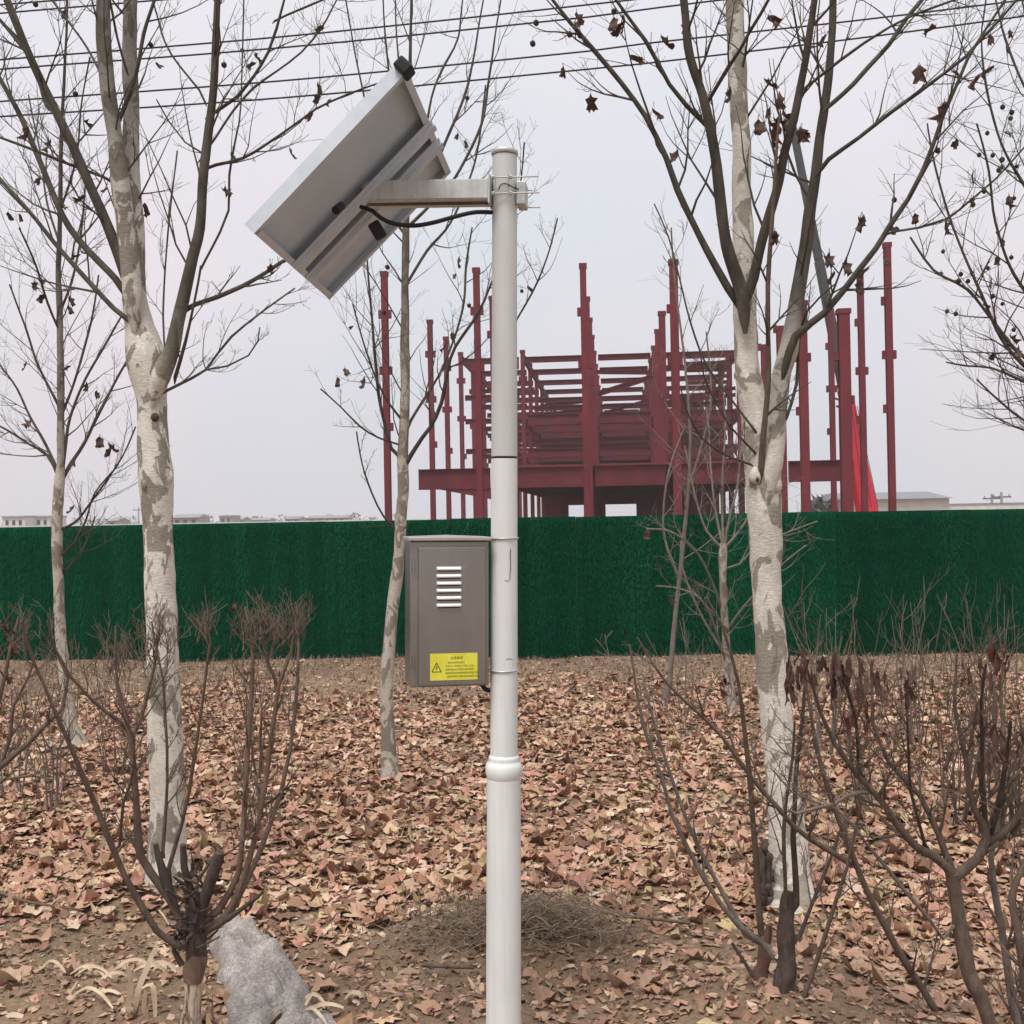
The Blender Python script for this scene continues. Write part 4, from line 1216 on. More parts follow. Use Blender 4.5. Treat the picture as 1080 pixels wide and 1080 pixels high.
L_([(985, 905, 5), (975, 890, 5), (968, 865, 4), (960, 835, 4), (958, 800, 4), (957, 765, 3), (955, 730, 3)], D - 0.3, mat=M_STEM_DARK, **st)
L_([(925, 842, 5), (905, 812, 5), (905, 790, 4), (903, 760, 4), (893, 725, 4), (888, 700, 3)], D - 0.3, mat=M_STEM_DARK, **st)
T.limb([(1115, 1150, 12), (1090, 1110, 12), (1072, 1075, 12), (1064, 1030, 11), (1056, 978, 10), (1050, 940, 9), (1046, 905, 8), (1052, 870, 6), (1060, 830, 4)], D + 0.1, D + 0.1, n=9, mat=M_STEM_GREY, **st)
T.limb([(1100, 1150, 14), (1085, 1060, 13), (1074, 990, 11), (1066, 945, 9), (1078, 915, 7), (1090, 890, 5)], D - 0.2, D - 0.2, n=9, mat=M_STEM, **st)
T.limb([(1010, 1118, 12), (994, 1080, 11), (974, 1045, 10), (950, 1007, 10), (925, 962, 9), (912, 935, 8), (901, 909, 8), (892, 885, 8), (884, 864, 7), (876, 840, 7), (868, 815, 6), (860, 785, 6), (856, 762, 5), (851, 730, 4), (848, 701, 4), (842, 680, 3)], D + 0.35, D + 0.2, n=8, mat=M_STEM, **st)
T.limb([(898, 912, 9), (893, 909, 8), (875, 898, 8), (852, 884, 8), (835, 870, 7), (820, 852, 7), (805, 836, 7), (791, 819, 6), (776, 798, 6), (762, 778, 5), (742, 757, 5), (721, 738, 4), (705, 722, 4), (689, 701, 3), (672, 672, 2)], D + 0.3, D + 0.1, mat=M_STEM, **st)
for x0, y0, n_ in ((850, 700, 8), (890, 710, 8), (919, 720, 8), (955, 735, 8), (1007, 730, 12), (1035, 740, 12), (1064, 770, 12), (985, 790, 10), (1020, 800, 10), (1060, 830, 8), (940, 800, 9), (970, 760, 9)):
    for k in range(max(3, n_ // 2)): T.grow(P(x0 + T.rs.gauss(0, 12), y0 + T.rs.gauss(0, 22), D + T.rs.gauss(0, .15)), Vector((T.rs.gauss(0, .4), T.rs.gauss(0, .3), 1)).normalized(), 0.002, T.rs.uniform(0.1, 0.25), 1, 0.4)
T.done(mat=M_STEM)
def clump(T, x, y, d, n, spread, size, mi=0):
    for k in range(n):
        T_p = P(x + T.rs.gauss(0, spread), y + T.rs.gauss(0, spread * 0.8) - 8, d + T.rs.gauss(0, 0.03))
        me = WL[mi][T.rs.randrange(6)]
        o = bpy.data.objects.new('withered_leaf', me); C.objects.link(o); o.parent = T.rt
        sc = size * T.rs.uniform(0.7, 1.3)
        o.matrix_local = Matrix.Translation(T_p - Vector(T.rt.location)) @ Matrix.Rotation(T.rs.uniform(0, 6.28), 4, 'Z') @ Matrix.Rotation(T.rs.uniform(-0.4, 0.4), 4, 'X') @ Matrix.Diagonal((sc * .6, sc * .6, sc * 1.5, 1))
clump(T, 842, 700, D - 0.25, 20, 11, 0.035)
clump(T, 890, 695, D - 0.3, 20, 11, 0.035)
clump(T, 921, 712, D - .1, 10, 8, 0.036)
clump(T, 956, 718, D - 0.3, 9, 9, 0.032)
clump(T, 1052, 780, D - 0.3, 24, 16, 0.033)
clump(T, 1040, 695, D, 16, 14, 0.034, 1)
clump(T, 905, 745, D, 12, 12, 0.03, 1)

# shrub whose stems reach in at the left edge
D = 3.9
b = P(-60, 1010, D)
T = Tree('pruned_shrub', 'shrub outside the frame whose thin brown stems reach in at the left edge', 'shrub', (b.x, b.y, 0), M_STEM, 131)
for sp, dd_ in (([(-60, 1000, 16), (-45, 900, 12), (-25, 840, 9), (0, 810, 8), (28, 785, 7), (50, 762, 6), (66, 748, 5), (72, 715, 4), (60, 690, 3)], 0), ([(-50, 930, 8), (-30, 830, 7), (-8, 760, 6), (5, 715, 5), (12, 680, 4), (20, 650, 3)], .1),
                ([(-50, 880, 7), (-35, 790, 6), (-20, 730, 5), (-8, 690, 4), (0, 655, 3)], -.1), ([(0, 810, 5), (10, 780, 5), (14, 745, 4), (30, 715, 3), (38, 690, 3)], 0), ([(-20, 840, 5), (5, 822, 4), (32, 818, 3), (55, 822, 2)], 0)):
    T.limb(sp, D, D + dd_, name='stem', tw=9, twl=0.2, start=0.3, up=0.45)
for k in range(22): T.grow(P(T.rs.uniform(-15, 30), T.rs.uniform(665, 700), D), Vector((T.rs.gauss(0, .5), T.rs.gauss(0, .4), 1)).normalized(), 0.0022, T.rs.uniform(0.06, 0.16), 1, 0.3)
T.done()
T.hang_leaves([(T.rs.uniform(0, 25), T.rs.uniform(650, 700)) for _ in range(14)], D, 0.022, 1)

# background shrubs in front of the hoarding
def bgshrub(x, ybase, ytop, d, spread, n, mat, seed, label, leaves=0, red=False, seedname='bare_shrub', lvl=2):
    b = P(x, ybase, d)
    T = Tree(seedname, label, 'shrub', (b.x, b.y, 0), mat, seed, 'leafless shrubs before the hoarding')
    H = (ybase - ytop) * d / FPX
    g0 = float(gh(b.x, b.y))
    sp = spread * d / FPX
    for k in range(n):
        a = T.rs.uniform(0, 6.28); q = T.rs.uniform(0.1, 1)
        bb = Vector((b.x + 0.05 * math.cos(a), b.y + 0.05 * math.sin(a), g0 - 0.03))
        tip = Vector((b.x + sp * q * math.cos(a), b.y + 0.6 * sp * q * math.sin(a), g0 + H * T.rs.uniform(0.6, 1.0)))
        mid = bb.lerp(tip, 0.45) + Vector((T.rs.gauss(0, .04) - 0.15 * sp * q * math.cos(a), T.rs.gauss(0, .04), 0.02))
        r0 = T.rs.uniform(0.003, 0.0065)
        T.limb(None, d, pts=[bb, mid, bb.lerp(tip, 0.75) + Vector((T.rs.gauss(0, .03), 0, 0)), tip], rad=[r0, r0 * .8, r0 * .5, 0.002], name='stem', tw=5, twl=H * 0.3, start=0.35, up=0.5, n=5, step=0.12, ext=False, lvl=1)
    T.done()
    if leaves:
        tp = T.rs.sample(T.tips, min(leaves, len(T.tips)))
        for p, dd in tp:
            if p.z < g0 + H * 0.6: continue
            o = bpy.data.objects.new('withered_leaf', WL[1 if red else 0][T.rs.randrange(6)]); C.objects.link(o); o.parent = T.rt
            sc = 0.03 * T.rs.uniform(0.6, 1.2)
            o.matrix_local = Matrix.Translation(p - Vector(T.rt.location)) @ Matrix.Rotation(T.rs.uniform(0, 6.28), 4, 'Z') @ Matrix.Diagonal((sc, sc, sc, 1))
    return T

bgshrub(12, 800, 640, 6.6, 70, 7, M_STEM_GREY, 201, 'bare greyish shrub cut off by the left edge of the frame', 14, True)
bgshrub(55, 830, 650, 6.2, 85, 7, M_STEM_GREY, 202, 'bare shrub beside the foot of the thin far-left plane tree')
bgshrub(118, 810, 660, 7.0, 65, 9, M_STEM, 203, 'brown leafless shrub between the two left plane trees')
bgshrub(268, 800, 640, 6.8, 75, 12, M_STEM, 204, 'dark twiggy shrub right of the big left trunk against the hoarding', 34, True)
bgshrub(725, 775, 640, 8.0, 60, 8, M_STEM_GREY, 205, 'grey leafless shrub left of the small pollarded tree')
bgshrub(868, 800, 625, 7.2, 45, 8, M_STEM_GREY, 206, 'grey upright shrub directly right of the big right trunk', 4)
bgshrub(915, 840, 650, 5.8, 60, 9, M_STEM, 207, 'brown upright shrub second from the big right trunk', 8, True)
bgshrub(965, 790, 608, 7.6, 40, 9, M_STEM_GREY, 208, 'tallest grey shrub, its thin stems standing high against the hoarding')
bgshrub(1005, 850, 660, 5.6, 60, 11, M_STEM, 209, 'tangled brown shrub right of the tallest grey one', 12, True)
bgshrub(1055, 800, 610, 7.0, 50, 10, M_STEM_GREY, 210, 'grey-stemmed shrub by the right edge of the frame', 4)
bgshrub(1075, 860, 680, 5.2, 50, 9, M_STEM_DARK, 211, 'dark shrub at the right edge nearest the hoarding-side path', 10, True)

# ------------------------------------------------------------------ light pole with solar panel
D = 3.2
pt, pb = P(532.3, 162, D), P(531, 1127, D)
pax = (pt - pb).normalized()
def pp(y):  # point on the pole axis at photo height y
    k = (y - 162) / (1127 - 162)
    return pt.lerp(pb, k)
px = lambda w: w / 2 * D / FPX
pole = empty('lamp_pole', (pb.x, pb.y, 0))
tag(pole, 'slim white painted metal pole with a stepped collar carrying the panel and cabinet', 'pole')
mb = MB()
mb.tube([pp(812), pp(800), pp(700), pp(600), pp(485)], [px(29), px(29), px(28.8), px(28.3), px(27.6)], 40)
mb.build('lower_shaft', M_POLE, pole, True)
mb = MB()
mb.tube([pp(483.6), pp(482.9)], [px(27.0), px(27.0)], 40)
mb.build('joint', M_SCUFF, pole, True)
mb = MB()
mb.tube([pp(482.6), pp(400), pp(300), pp(170), pp(165)], [px(27.5), px(27), px(26.5), px(26), px(26)], 40)
mb.build('upper_shaft', M_POLE2, pole, True)
mb = MB()
mb.tube([pp(164), pp(163.5), pp(160), pp(159.3)], [px(26), px(28.2), px(28.2), px(27)], 40)
mb.build('cap', M_ARM, pole, True)
mb = MB()
ys = [(824, 34), (820, 36.5), (817, 38.3), (813, 39), (808.5, 38), (806, 36), (804.5, 33.5), (802.5, 32), (800.5, 32.6), (798.5, 31.5), (797, 29)]
mb.tube([pp(y) for y, w in ys], [px(w) for y, w in ys], 40)
mb.build('collar', M_POLE, pole, True)
mb = MB()
mb.tube([pp(1140), pp(1080), pp(950), pp(822)], [px(37.4), px(36.9), px(36.4), px(35.8)], 40)
mb.build('base_shaft', M_POLE, pole, True)
# scuffs and pen-like marks on the paint
fwd = Vector((0, -1, 0))
mb = MB()
def on_pole(x, y, rr):
    c = pp(y); dx = (x - proj(c)[0]) * D / FPX
    return c + Vector((dx, -math.sqrt(max(rr * rr - dx * dx, 0)) - 0.0006, 0))
def scuff(pl, w=0.0012):
    mb.tube([on_pole(x, y, px(28.3)) for x, y in pl], [w * random.uniform(.5, 1.1) for _ in pl], 4)
scuff([(538.5, 580), (538, 588), (538.6, 596), (538, 604), (537.6, 612)])
scuff([(532, 612), (534.5, 613.5), (537, 612.5)], 0.0009)
scuff([(534, 695), (538, 694.5), (541, 696)], 0.0011)
scuff([(533, 708), (537, 709), (540, 707)], 0.0014)
scuff([(540, 701), (542, 702)], 0.0009)
mb.build('scuff_mark', M_SCUFF, pole)

# bracket arm
arm = empty('panel_bracket', tuple(pp(205)))
tag(arm, 'grey galvanised bracket arm clamped near the top of the white pole with long bolts', 'bracket')
aL = P(386, 205.5, 3.24); aR = P(517, 203.5, D - 0.005)
mb = MB()
ax = (aR - aL).normalized()
upv = Vector((0, 0, 1)); upv = (upv - ax * upv.dot(ax)).normalized()
dep = ax.cross(upv)
hh, dd_, th = 0.056, 0.085, 0.003
def aq(p, u, w): return p + upv * u + dep * w
# C channel: top, front web, back web and underside lips
for (u, w, su, sw) in ((hh / 2, 0, th, dd_), (0, dd_ / 2, hh - th, th), (0, -dd_ / 2, hh - th, th), (-hh / 2, dd_ / 2 - .012, th, .024), (-hh / 2, -dd_ / 2 + .012, th, .024)):
    a_, b_ = aq(aL, u, w), aq(aR, u, w)
    vs = [q + upv * (i * su / 2) + dep * (j * sw / 2) for q in (a_, b_) for i, j in ((-1, -1), (1, -1), (1, 1), (-1, 1))]
    mb.add(vs, [(0, 1, 2, 3), (7, 6, 5, 4), (0, 4, 5, 1), (1, 5, 6, 2), (2, 6, 7, 3), (3, 7, 4, 0)])
bevel(mb.build('arm', M_ARM, arm), 0.001, 1)
mb = MB(); c = aq(aR, 0, 0)
MA = Matrix((ax, dep, upv)).transposed()
mb.box(c + ax * 0.003, (0.005, 0.10, 0.085), MA)
bevel(mb.build('end_plate', M_ARM, arm), 0.001, 1)
# V shaped clamp block on the far side of the pole
mb = MB()
pc = pp(206)
mb.box(pc + ax * 0.052 + Vector((0, 0.012, 0)), (0.026, 0.075, 0.066), MA)
bevel(mb.build('clamp', M_ARM, arm), 0.002, 2)
for y, w, xr in ((186.5, -1, 568), (203.5, -1, 569), (219, 1, 570), (201, 1, 562)):
    mb = MB()
    off = w * 0.046
    c0 = P(519, y + 0.5, D + off); c1 = P(xr, y - 0.5, D + off)
    mb.tube([c0, c1], 0.0024, 8)
    mb.tube([c0 - ax * .001, c0 + ax * .007], 0.006, 6)
    mb.tube([P(537, y, D + off), P(540, y, D + off)], 0.0062, 6)
    mb.build('bolt', M_BOLT, arm)
mb = MB()
mb.tube([P(523, 186, D - 0.047), P(522.5, 205, D - 0.047)], 0.0017, 5)
mb.tube([P(536.5, 184, D - 0.047), P(536.5, 208, D - 0.047)], 0.0017, 5)
mb.build('clip', M_BOLT, arm)
mb = MB()
mb.tube(*catmull([P(526, 200, D - .043), P(528, 195, D - .045), P(532, 193.5, D - .046), P(537, 195, D - .05), P(542, 198, D - .045), P(547, 199.5, D - .03), P(551, 202, D - .01)], [0.0016] * 7, 0.004), n=6)
mb.build('tie_wire', M_BLACK, arm, True)

# solar panel: rectangle A B C D seen from behind
BD = 2.84
A_, B_, C_, D_ = P(434, 71, BD * 0.99), P(271, 243, BD), P(346, 318, BD * 1.268), P(472, 185, BD * 1.26)
u = (((A_ - B_) + (D_ - C_)) / 2); v_ = (((C_ - B_) + (D_ - A_)) / 2)
lu, lv_ = u.length, v_.length
u.normalize(); v_ = (v_ - u * v_.dot(u)).normalized()
nn = u.cross(v_).normalized()
cen = (A_ + B_ + C_ + D_) / 4
if nn.dot(Vector((0, 0, EYE)) - cen) < 0: nn = -nn    # towards camera = back of the panel
sp = empty('solar_panel', tuple(cen))
tag(sp, 'tilted solar panel seen from behind, grey back with two mounting rails', 'solar panel')
MP = Matrix((u, v_, nn)).transposed()
def pl(a, b, c): return cen + u * a + v_ * b + nn * c
mb = MB(); mb.box(pl(0, 0, -0.028), (lu - 0.004, lv_ - 0.004, 0.005), MP)
mb.build('backsheet', M_BACK, sp)
mb = MB(); mb.box(pl(0, 0, -0.034), (lu - 0.006, lv_ - 0.006, 0.004), MP)
mb.build('solar_glass', M_CELL, sp)
FT = 0.036
for (a, b, sa, sb) in ((0, -lv_ / 2, lu + .004, 0.003), (0, lv_ / 2, lu + .004, 0.003), (-lu / 2, 0, 0.003, lv_ - .003), (lu / 2, 0, 0.003, lv_ - .003)):
    mb = MB(); mb.box(pl(a, b, -FT / 2), (sa, sb, FT), MP)
    # inner lip
    ia = a - math.copysign(0.010, a) if a else 0
    ib = b - math.copysign(0.010, b) if b else 0
    mb.box(pl(ia, ib, -0.0012), (sa - (0.006 if a == 0 else 0) if a == 0 else 0.017, 0.017 if b else sb - 0.006, 0.0024), MP)
    mb.build('frame_bar', M_ALU, sp)
RS = 1 if (A_ - cen).dot(u) > 0 else -1
# two hat-section rails parallel to the long image side, sticking out past the upper edge
for b in (-0.015, 0.125):
    mb = MB()
    for (db, c, sb, sc) in ((0, 0.013, 0.034, 0.003), (-0.0185, 0.0065, 0.003, 0.013), (0.0185, 0.0065, 0.003, 0.013), (-0.031, 0.0015, 0.022, 0.003), (0.031, 0.0015, 0.022, 0.003)):
        mb.box(pl(0.004 * RS, b + db, c + 0.001), (lu + 0.006, sb, sc), MP)
    mb.build('rail', M_ALU, sp)
mb = MB()
q = pl(lu / 2 if (A_ - cen).dot(u) > 0 else -lu / 2, -lv_ / 2 if (A_ - cen).dot(v_) < 0 else lv_ / 2, -0.012)
mb.box(q + nn * 0.001, (0.034, 0.05, 0.045), MP)
bevel(mb.build('corner_cap', M_BLACK, sp), 0.006, 2)
mb = MB()
mb.box(P(398, 243, 3.14), (0.035, 0.03, 0.05), Matrix.Rotation(R(-30), 3, 'Y'))
bevel(mb.build('junction_box', M_BLACK, sp), 0.006, 2)
mb = MB()
mb.tube([P(354, 222, 3.00), P(360, 217, 3.03)], 0.012, 10)
mb.build('bolt_head', M_BLACK, sp)
mb = MB()
pts = [P(519, 224, 3.19), P(500, 224, 3.17), P(478, 229, 3.15), P(456, 235, 3.13), P(436, 238, 3.12), P(416, 236, 3.11), P(402, 230, 3.11), P(392, 222, 3.12), P(380, 218, 3.13)]
mb.tube(*catmull(pts, [0.0062] * 9, 0.01), n=8)
o = mb.build('power_cable', M_BLACK, None, True)
tag(o, 'black cable sagging under the bracket arm from pole to solar panel', 'cable')

# ------------------------------------------------------------------ steel cabinet
yaw = R(11)
Mc = Matrix.Rotation(yaw, 3, 'Z') @ Matrix.Rotation(R(1.0), 3, 'Y')
cw, ch, cd = 0.226, 0.415, 0.16
cc = P(470.5, 645, 3.215)
cc = cc + Vector((0.0, 0.0, 0))
cab = empty('control_cabinet', tuple(cc - Vector((0, 0, ch / 2))))
tag(cab, 'grey-brown steel control cabinet strapped to the left side of the white pole', 'cabinet')
def cp(a, b, c): return cc + Mc @ Vector((a, b, c))
mb = MB(); mb.box(cp(0, 0, 0), (cw, cd, ch), Mc)
bevel(mb.build('body', M_CAB, cab), 0.003, 2)
mb = MB(); mb.box(cp(0.006, -cd / 2 - 0.006, -0.006), (cw - 0.034, 0.010, ch - 0.022), Mc)
cdoor = bevel(mb.build('door', M_CAB, cab), 0.0025, 2)
mb = MB()
vs = [cp(a, b, c) for a, b, c in ((-cw / 2 - .006, -cd / 2 - .018, ch / 2 + .001), (cw / 2 + .004, -cd / 2 - .018, ch / 2 + .001), (cw / 2 + .004, cd / 2, ch / 2 + .001), (-cw / 2 - .006, cd / 2, ch / 2 + .001),
      (-cw / 2 - .006, -cd / 2 - .018, ch / 2 + .012), (cw / 2 + .004, -cd / 2 - .018, ch / 2 + .012), (cw / 2 + .004, cd / 2, ch / 2 + .012), (-cw / 2 - .006, cd / 2, ch / 2 + .012),
      (0.0, 0.02, ch / 2 + .017))]
mb.add(vs, [(3, 2, 1, 0), (0, 1, 5, 4), (1, 2, 6, 5), (2, 3, 7, 6), (3, 0, 4, 7), (4, 5, 8), (5, 6, 8), (6, 7, 8), (7, 4, 8)])
bevel(mb.build('lid', M_CABLID, cab), 0.002, 2)
for k in range(6):
    mb = MB()
    z = ch / 2 - 0.0785 - k * 0.0208
    # louvre: half-round hood, bright upper face, dark slot beneath
    prof = [(0, 0.0062), (-0.006, 0.0045), (-0.0085, 0.000), (-0.008, -0.0035), (-0.002, -0.0032), (0, -0.003)]
    vs = []
    for sx, sc in ((-0.036, 0.35), (-0.032, 1), (0.032, 1), (0.036, 0.35)):
        for (b, c) in prof: vs.append(cp(-0.0035 + sx, -cd / 2 - 0.011 + b * sc, z + c * (0.6 + 0.4 * sc)))
    fs = [(i * 6 + j, i * 6 + j + 1, (i + 1) * 6 + j + 1, (i + 1) * 6 + j) for i in range(3) for j in range(5)]
    fs += [(0, 5, 4, 3, 2, 1), (18, 19, 20, 21, 22, 23)]
    mb.add(vs, fs)
    mb.build('louvre', M_LOUVER, cdoor, False)
mb = MB()
for k in range(6):
    mb.box(cp(-0.0035, -cd / 2 - 0.0118, ch / 2 - 0.0785 - k * 0.0208 - 0.006), (0.064, 0.001, 0.0032), Mc)
mb.build('louvre_slots', M_BLACK, cdoor)
# warning sticker
zs = -ch / 2 + 0.058
mb = MB(); mb.box(cp(0.010, -cd / 2 - 0.0116, zs), (0.136, 0.0008, 0.076), Mc)
stick = mb.build('warning_sticker', M_STICK, cab)
FY = -cd / 2 - 0.0124
mb = MB()
def tri(c, s, t):
    pts = [(c[0] - s, c[1] - s * 0.86), (c[0] + s, c[1] - s * 0.86), (c[0], c[1] + s * 1.05)]
    for a, b in zip(pts, pts[1:] + pts[:1]):
        dx, dz = b[0] - a[0], b[1] - a[1]; L = math.hypot(dx, dz); nx_, nz_ = -dz / L * t, dx / L * t
        mb.add([cp(a[0] - nx_, FY, a[1] - nz_), cp(b[0] - nx_, FY, b[1] - nz_), cp(b[0] + nx_, FY - .0003, b[1] + nz_), cp(a[0] + nx_, FY - .0003, a[1] + nz_)], [(0, 1, 2, 3)])
tri((-0.0395, zs - 0.002), 0.0135, 0.0011)
bolt = [(0.003, 0.009), (-0.0035, 0.0), (-0.0005, 0.0005), (-0.003, -0.007), (0.0035, 0.0022), (0.0008, 0.0018)]
mb.add([cp(-0.0395 + a, FY, zs - 0.003 + b) for a, b in bolt], [(0, 1, 2, 5), (2, 3, 4, 5)])
mb.build('warning_triangle', M_PRINT, stick)
def text(body, size, x, z, name):
    cu = bpy.data.curves.new(name, 'FONT'); cu.body = body; cu.size = size; cu.align_x = 'LEFT'
    t = bpy.data.objects.new(name, cu); C.objects.link(t)
    bpy.context.view_layer.update()
    dg = bpy.context.evaluated_depsgraph_get()
    me = bpy.data.meshes.new_from_object(t.evaluated_get(dg))
    bpy.data.objects.remove(t)
    me.materials.clear(); me.materials.append(M_PRINT)
    o = bpy.data.objects.new(name, me); C.objects.link(o)
    o.parent = stick
    mw = Matrix.Translation(cp(x, FY, z)) @ Mc.to_4x4() @ Matrix.Rotation(R(90), 4, 'X')
    o.matrix_local = mw
text('\u6ce8\u610f\u4e8b\u9879', 0.0090, 0.000, zs + 0.0215, 'heading')
for k, (ln_, x0) in enumerate((('\u9ad8\u538b\u5371\u9669\u8bf7\u52ff\u9760\u8fd1', -0.008), ('\u975e\u4e13\u4e1a\u4eba\u5458\u8bf7\u52ff\u6253\u5f00\u7bb1\u95e8\u4ee5\u514d', -0.014), ('\u89e6\u7535\u8bbe\u5907\u8fd0\u884c\u4e2d\u7981\u6b62\u64cd\u4f5c\u8bf7\u52ff', -0.014), ('\u64c5\u81ea\u62c6\u5378\u5982\u6709\u6545\u969c\u8bf7\u8054\u7cfb\u7ba1\u7406\u4eba\u5458', -0.014), ('\u8bbe\u5907\u8d35\u91cd\u635f\u574f\u7167\u4ef7\u8d54\u507f\u8bf7\u7231\u62a4\u8bbe\u65bd', -0.010))):
    text(ln_, 0.0062, x0, zs + 0.0095 - k * 0.0098, 'print_line')
mb = MB(); mb.tube([cp(-cw / 2 + 0.009, -cd / 2 - 0.008, z) for z in (ch / 2 - 0.05, ch / 2 - 0.09)], 0.003, 8)
mb.build('hinge', M_CAB, cab, True)
mb = MB(); mb.tube([cp(-cw / 2 + 0.009, -cd / 2 - 0.008, z) for z in (-ch / 2 + 0.05, -ch / 2 + 0.09)], 0.003, 8)
mb.build('hinge', M_CAB, cab, True)
for ypx in (569, 708):
    mb = MB()
    c = pp(ypx)
    r_ = px(29.5) + 0.0006
    ring = []
    for k in range(0, 15):
        a = R(-100 - k * 0) + R(200) * k / 14 - R(90) + R(10)
        ring.append(c + Vector((r_ * math.cos(a + R(0)), r_ * math.sin(a), 0)))
    left = cp(cw / 2 + 0.001, -0.05, c.z - cc.z)
    pts = [Vector((left.x, left.y, c.z)) + Vector((-0.004, 0, 0)), Vector((c.x - r_ - 0.003, c.y - 0.02, c.z))] + [c + Vector((r_ * math.cos(R(a)), r_ * math.sin(R(a)), 0)) for a in range(205, 420, 12)]
    mb.tube(pts, 0.0022, 7)
    mb.build('strap', M_BOLT, cab, True)
mb = MB()
mb.tube(*catmull([P(508, 716, 3.22), P(508, 722, 3.22), P(512, 727, 3.22), P(518, 728, 3.24), P(524, 726, 3.26)], [0.007] * 5, 0.01), n=8)
mb.build('cable_gland', M_BLACK, cab, True)

# ------------------------------------------------------------------ steel frame building
t_ = math.atan(110 / FPX)
ba, bb_ = Vector((math.sin(t_), math.cos(t_), 0)), Vector((math.cos(t_), -math.sin(t_), 0))
def bw(X, Dp, z=0): return ba * Dp + bb_ * X + Vector((0, 0, z))
frame = empty('steel_building_frame', bw(0, 46))
tag(frame, 'unfinished multi-storey building frame of dark red primed steel columns and beams', 'building')
rows = {'A': -9.65, 'B': -5.7, 'C': -1.2, 'D': 2.55, 'E': 7.75, 'F': 11.2}
DJ = [46, 52, 57.5, 63, 69, 75, 81, 87, 93, 99, 105, 111]
HT = 12.1
def hcol(name, X, Dp, z1, w=0.42, mat=M_STEEL, stubs=()):
    mb = MB()
    b0 = bw(X, Dp)
    M3 = Matrix((bb_, ba, Vector((0, 0, 1)))).transposed()
    # flanges face the camera side and the back, web between
    mb.box(b0 + Vector((0, 0, z1 / 2)) - ba * (w / 2), (w, 0.03, z1), M3)
    mb.box(b0 + Vector((0, 0, z1 / 2)) + ba * (w / 2), (w, 0.03, z1), M3)
    mb.box(b0 + Vector((0, 0, z1 / 2)), (0.03, w - 0.03, z1 - 0.01), M3)
    mb.box(b0 + Vector((0, 0, z1 + 0.02)), (w * 1.25, w * 1.2, 0.2), M3)
    for (s, z) in stubs:
        mb.box(b0 + bb_ * (s * (w / 2 + 0.07)) + Vector((0, 0, z)), (0.14, w * 0.8, 0.34), M3)
    return mb.build('column', mat, frame)
def hbeam(name, p, q, h=0.5, w=0.22, mat=M_STEEL2):
    mb = MB()
    zv = Vector((0, 0, 1))
    mb.bar(p + zv * (h / 2), q + zv * (h / 2), w, 0.03)
    mb.bar(p - zv * (h / 2), q - zv * (h / 2), w, 0.03)
    mb.bar(p, q, 0.03, h - 0.03)
    return mb.build(name, mat, frame)
for rn, X in rows.items():
    for j, Dp in enumerate(DJ):
        if rn == 'A' and j == 1: continue
        if rn == 'D' and j in (1,): continue
        if rn == 'F':
            if j > 2: continue
            Dp = [46, 51, 58][j]
        z1 = HT + (0.35 if rn == 'F' else 0)
        if rn == 'E': z1 = 10.2 if j < 4 else HT
        if rn == 'C' and j > 0: z1 = HT - 0.2
        hcol('column', X, Dp, z1, 0.26 if rn in 'AFBC' else 0.34, M_STEEL,
             stubs=[(1, 10.4), (1, 8.0), (-1, 8.0), (1, 5.6), (-1, 10.4)] if rn in 'AB' else [(-1, 10.2), (-1, 8.0), (1, 8.0), (-1, 5.8)])
hcol('column', 9.4, 46, 9.8, 0.44, stubs=[(1, 6.2), (-1, 8.0)])
R_ = list(rows.values())
def beams(z, js, cols, h, w=0.22):
    for j in js:
        for c0, c1 in zip(cols, cols[1:]):
            hbeam('beam', bw(rows[c0] + 0.24, DJ[j], z), bw(rows[c1] - 0.24, DJ[j], z), h, w)
beams(3.55, [1], 'ABCDEF', 0.95, 0.3)
beams(3.55, range(3, 12), 'BCDE', 0.7)
beams(7.8, range(4, 12), 'BCDE', 0.62)
beams(5.7, range(4, 12), 'BCDE', 0.5)
beams(11.6, range(4, 12), 'ABCDE', 0.34)
beams(10.9, range(7, 12), 'BCDE', 0.26)
beams(9.1, range(5, 12), 'BCDE', 0.3)
beams(6.8, range(5, 12), 'BCDE', 0.3)
beams(10.3, range(6, 12), 'BCDE', 0.35)
beams(9.3, range(4, 12), 'AB', 0.3)
beams(7.8, range(4, 12), 'AB', 0.3)
beams(5.9, range(4, 12), 'AB', 0.3)
beams(10.4, range(5, 12), 'AB', 0.25)
def lbeams(z, cols, js, h):
    for c in cols:
        for a, b in zip(js, js[1:]):
            hbeam('tie_beam', bw(rows[c], DJ[a] + 0.26, z), bw(rows[c], DJ[b] - 0.26, z), h, 0.2)
lbeams(3.55, 'BE', range(1, 12), 0.6)
lbeams(7.8, 'BCDE', range(4, 12), 0.5)
lbeams(11.85, 'ABDE', range(4, 12), 0.35)
# haunch under the first big beam
mb = MB()
q0, q1 = bw(rows['A'] + 0.3, 52, 3.1), bw(rows['B'] - 0.24, 52, 3.1)
mb.add([q0 + ba * s for s in (-.1, .1)] + [q1 + ba * s for s in (-.1, .1)] + [q1 + ba * s - Vector((0, 0, .55)) for s in (-.1, .1)] + [q0.lerp(q1, .25) + ba * s - Vector((0, 0, .02)) for s in (-.1, .1)],
       [(0, 2, 4, 6), (1, 7, 5, 3), (0, 1, 3, 2), (2, 3, 5, 4), (4, 5, 7, 6), (6, 7, 1, 0)])
mb.build('haunch', M_STEEL2, frame)
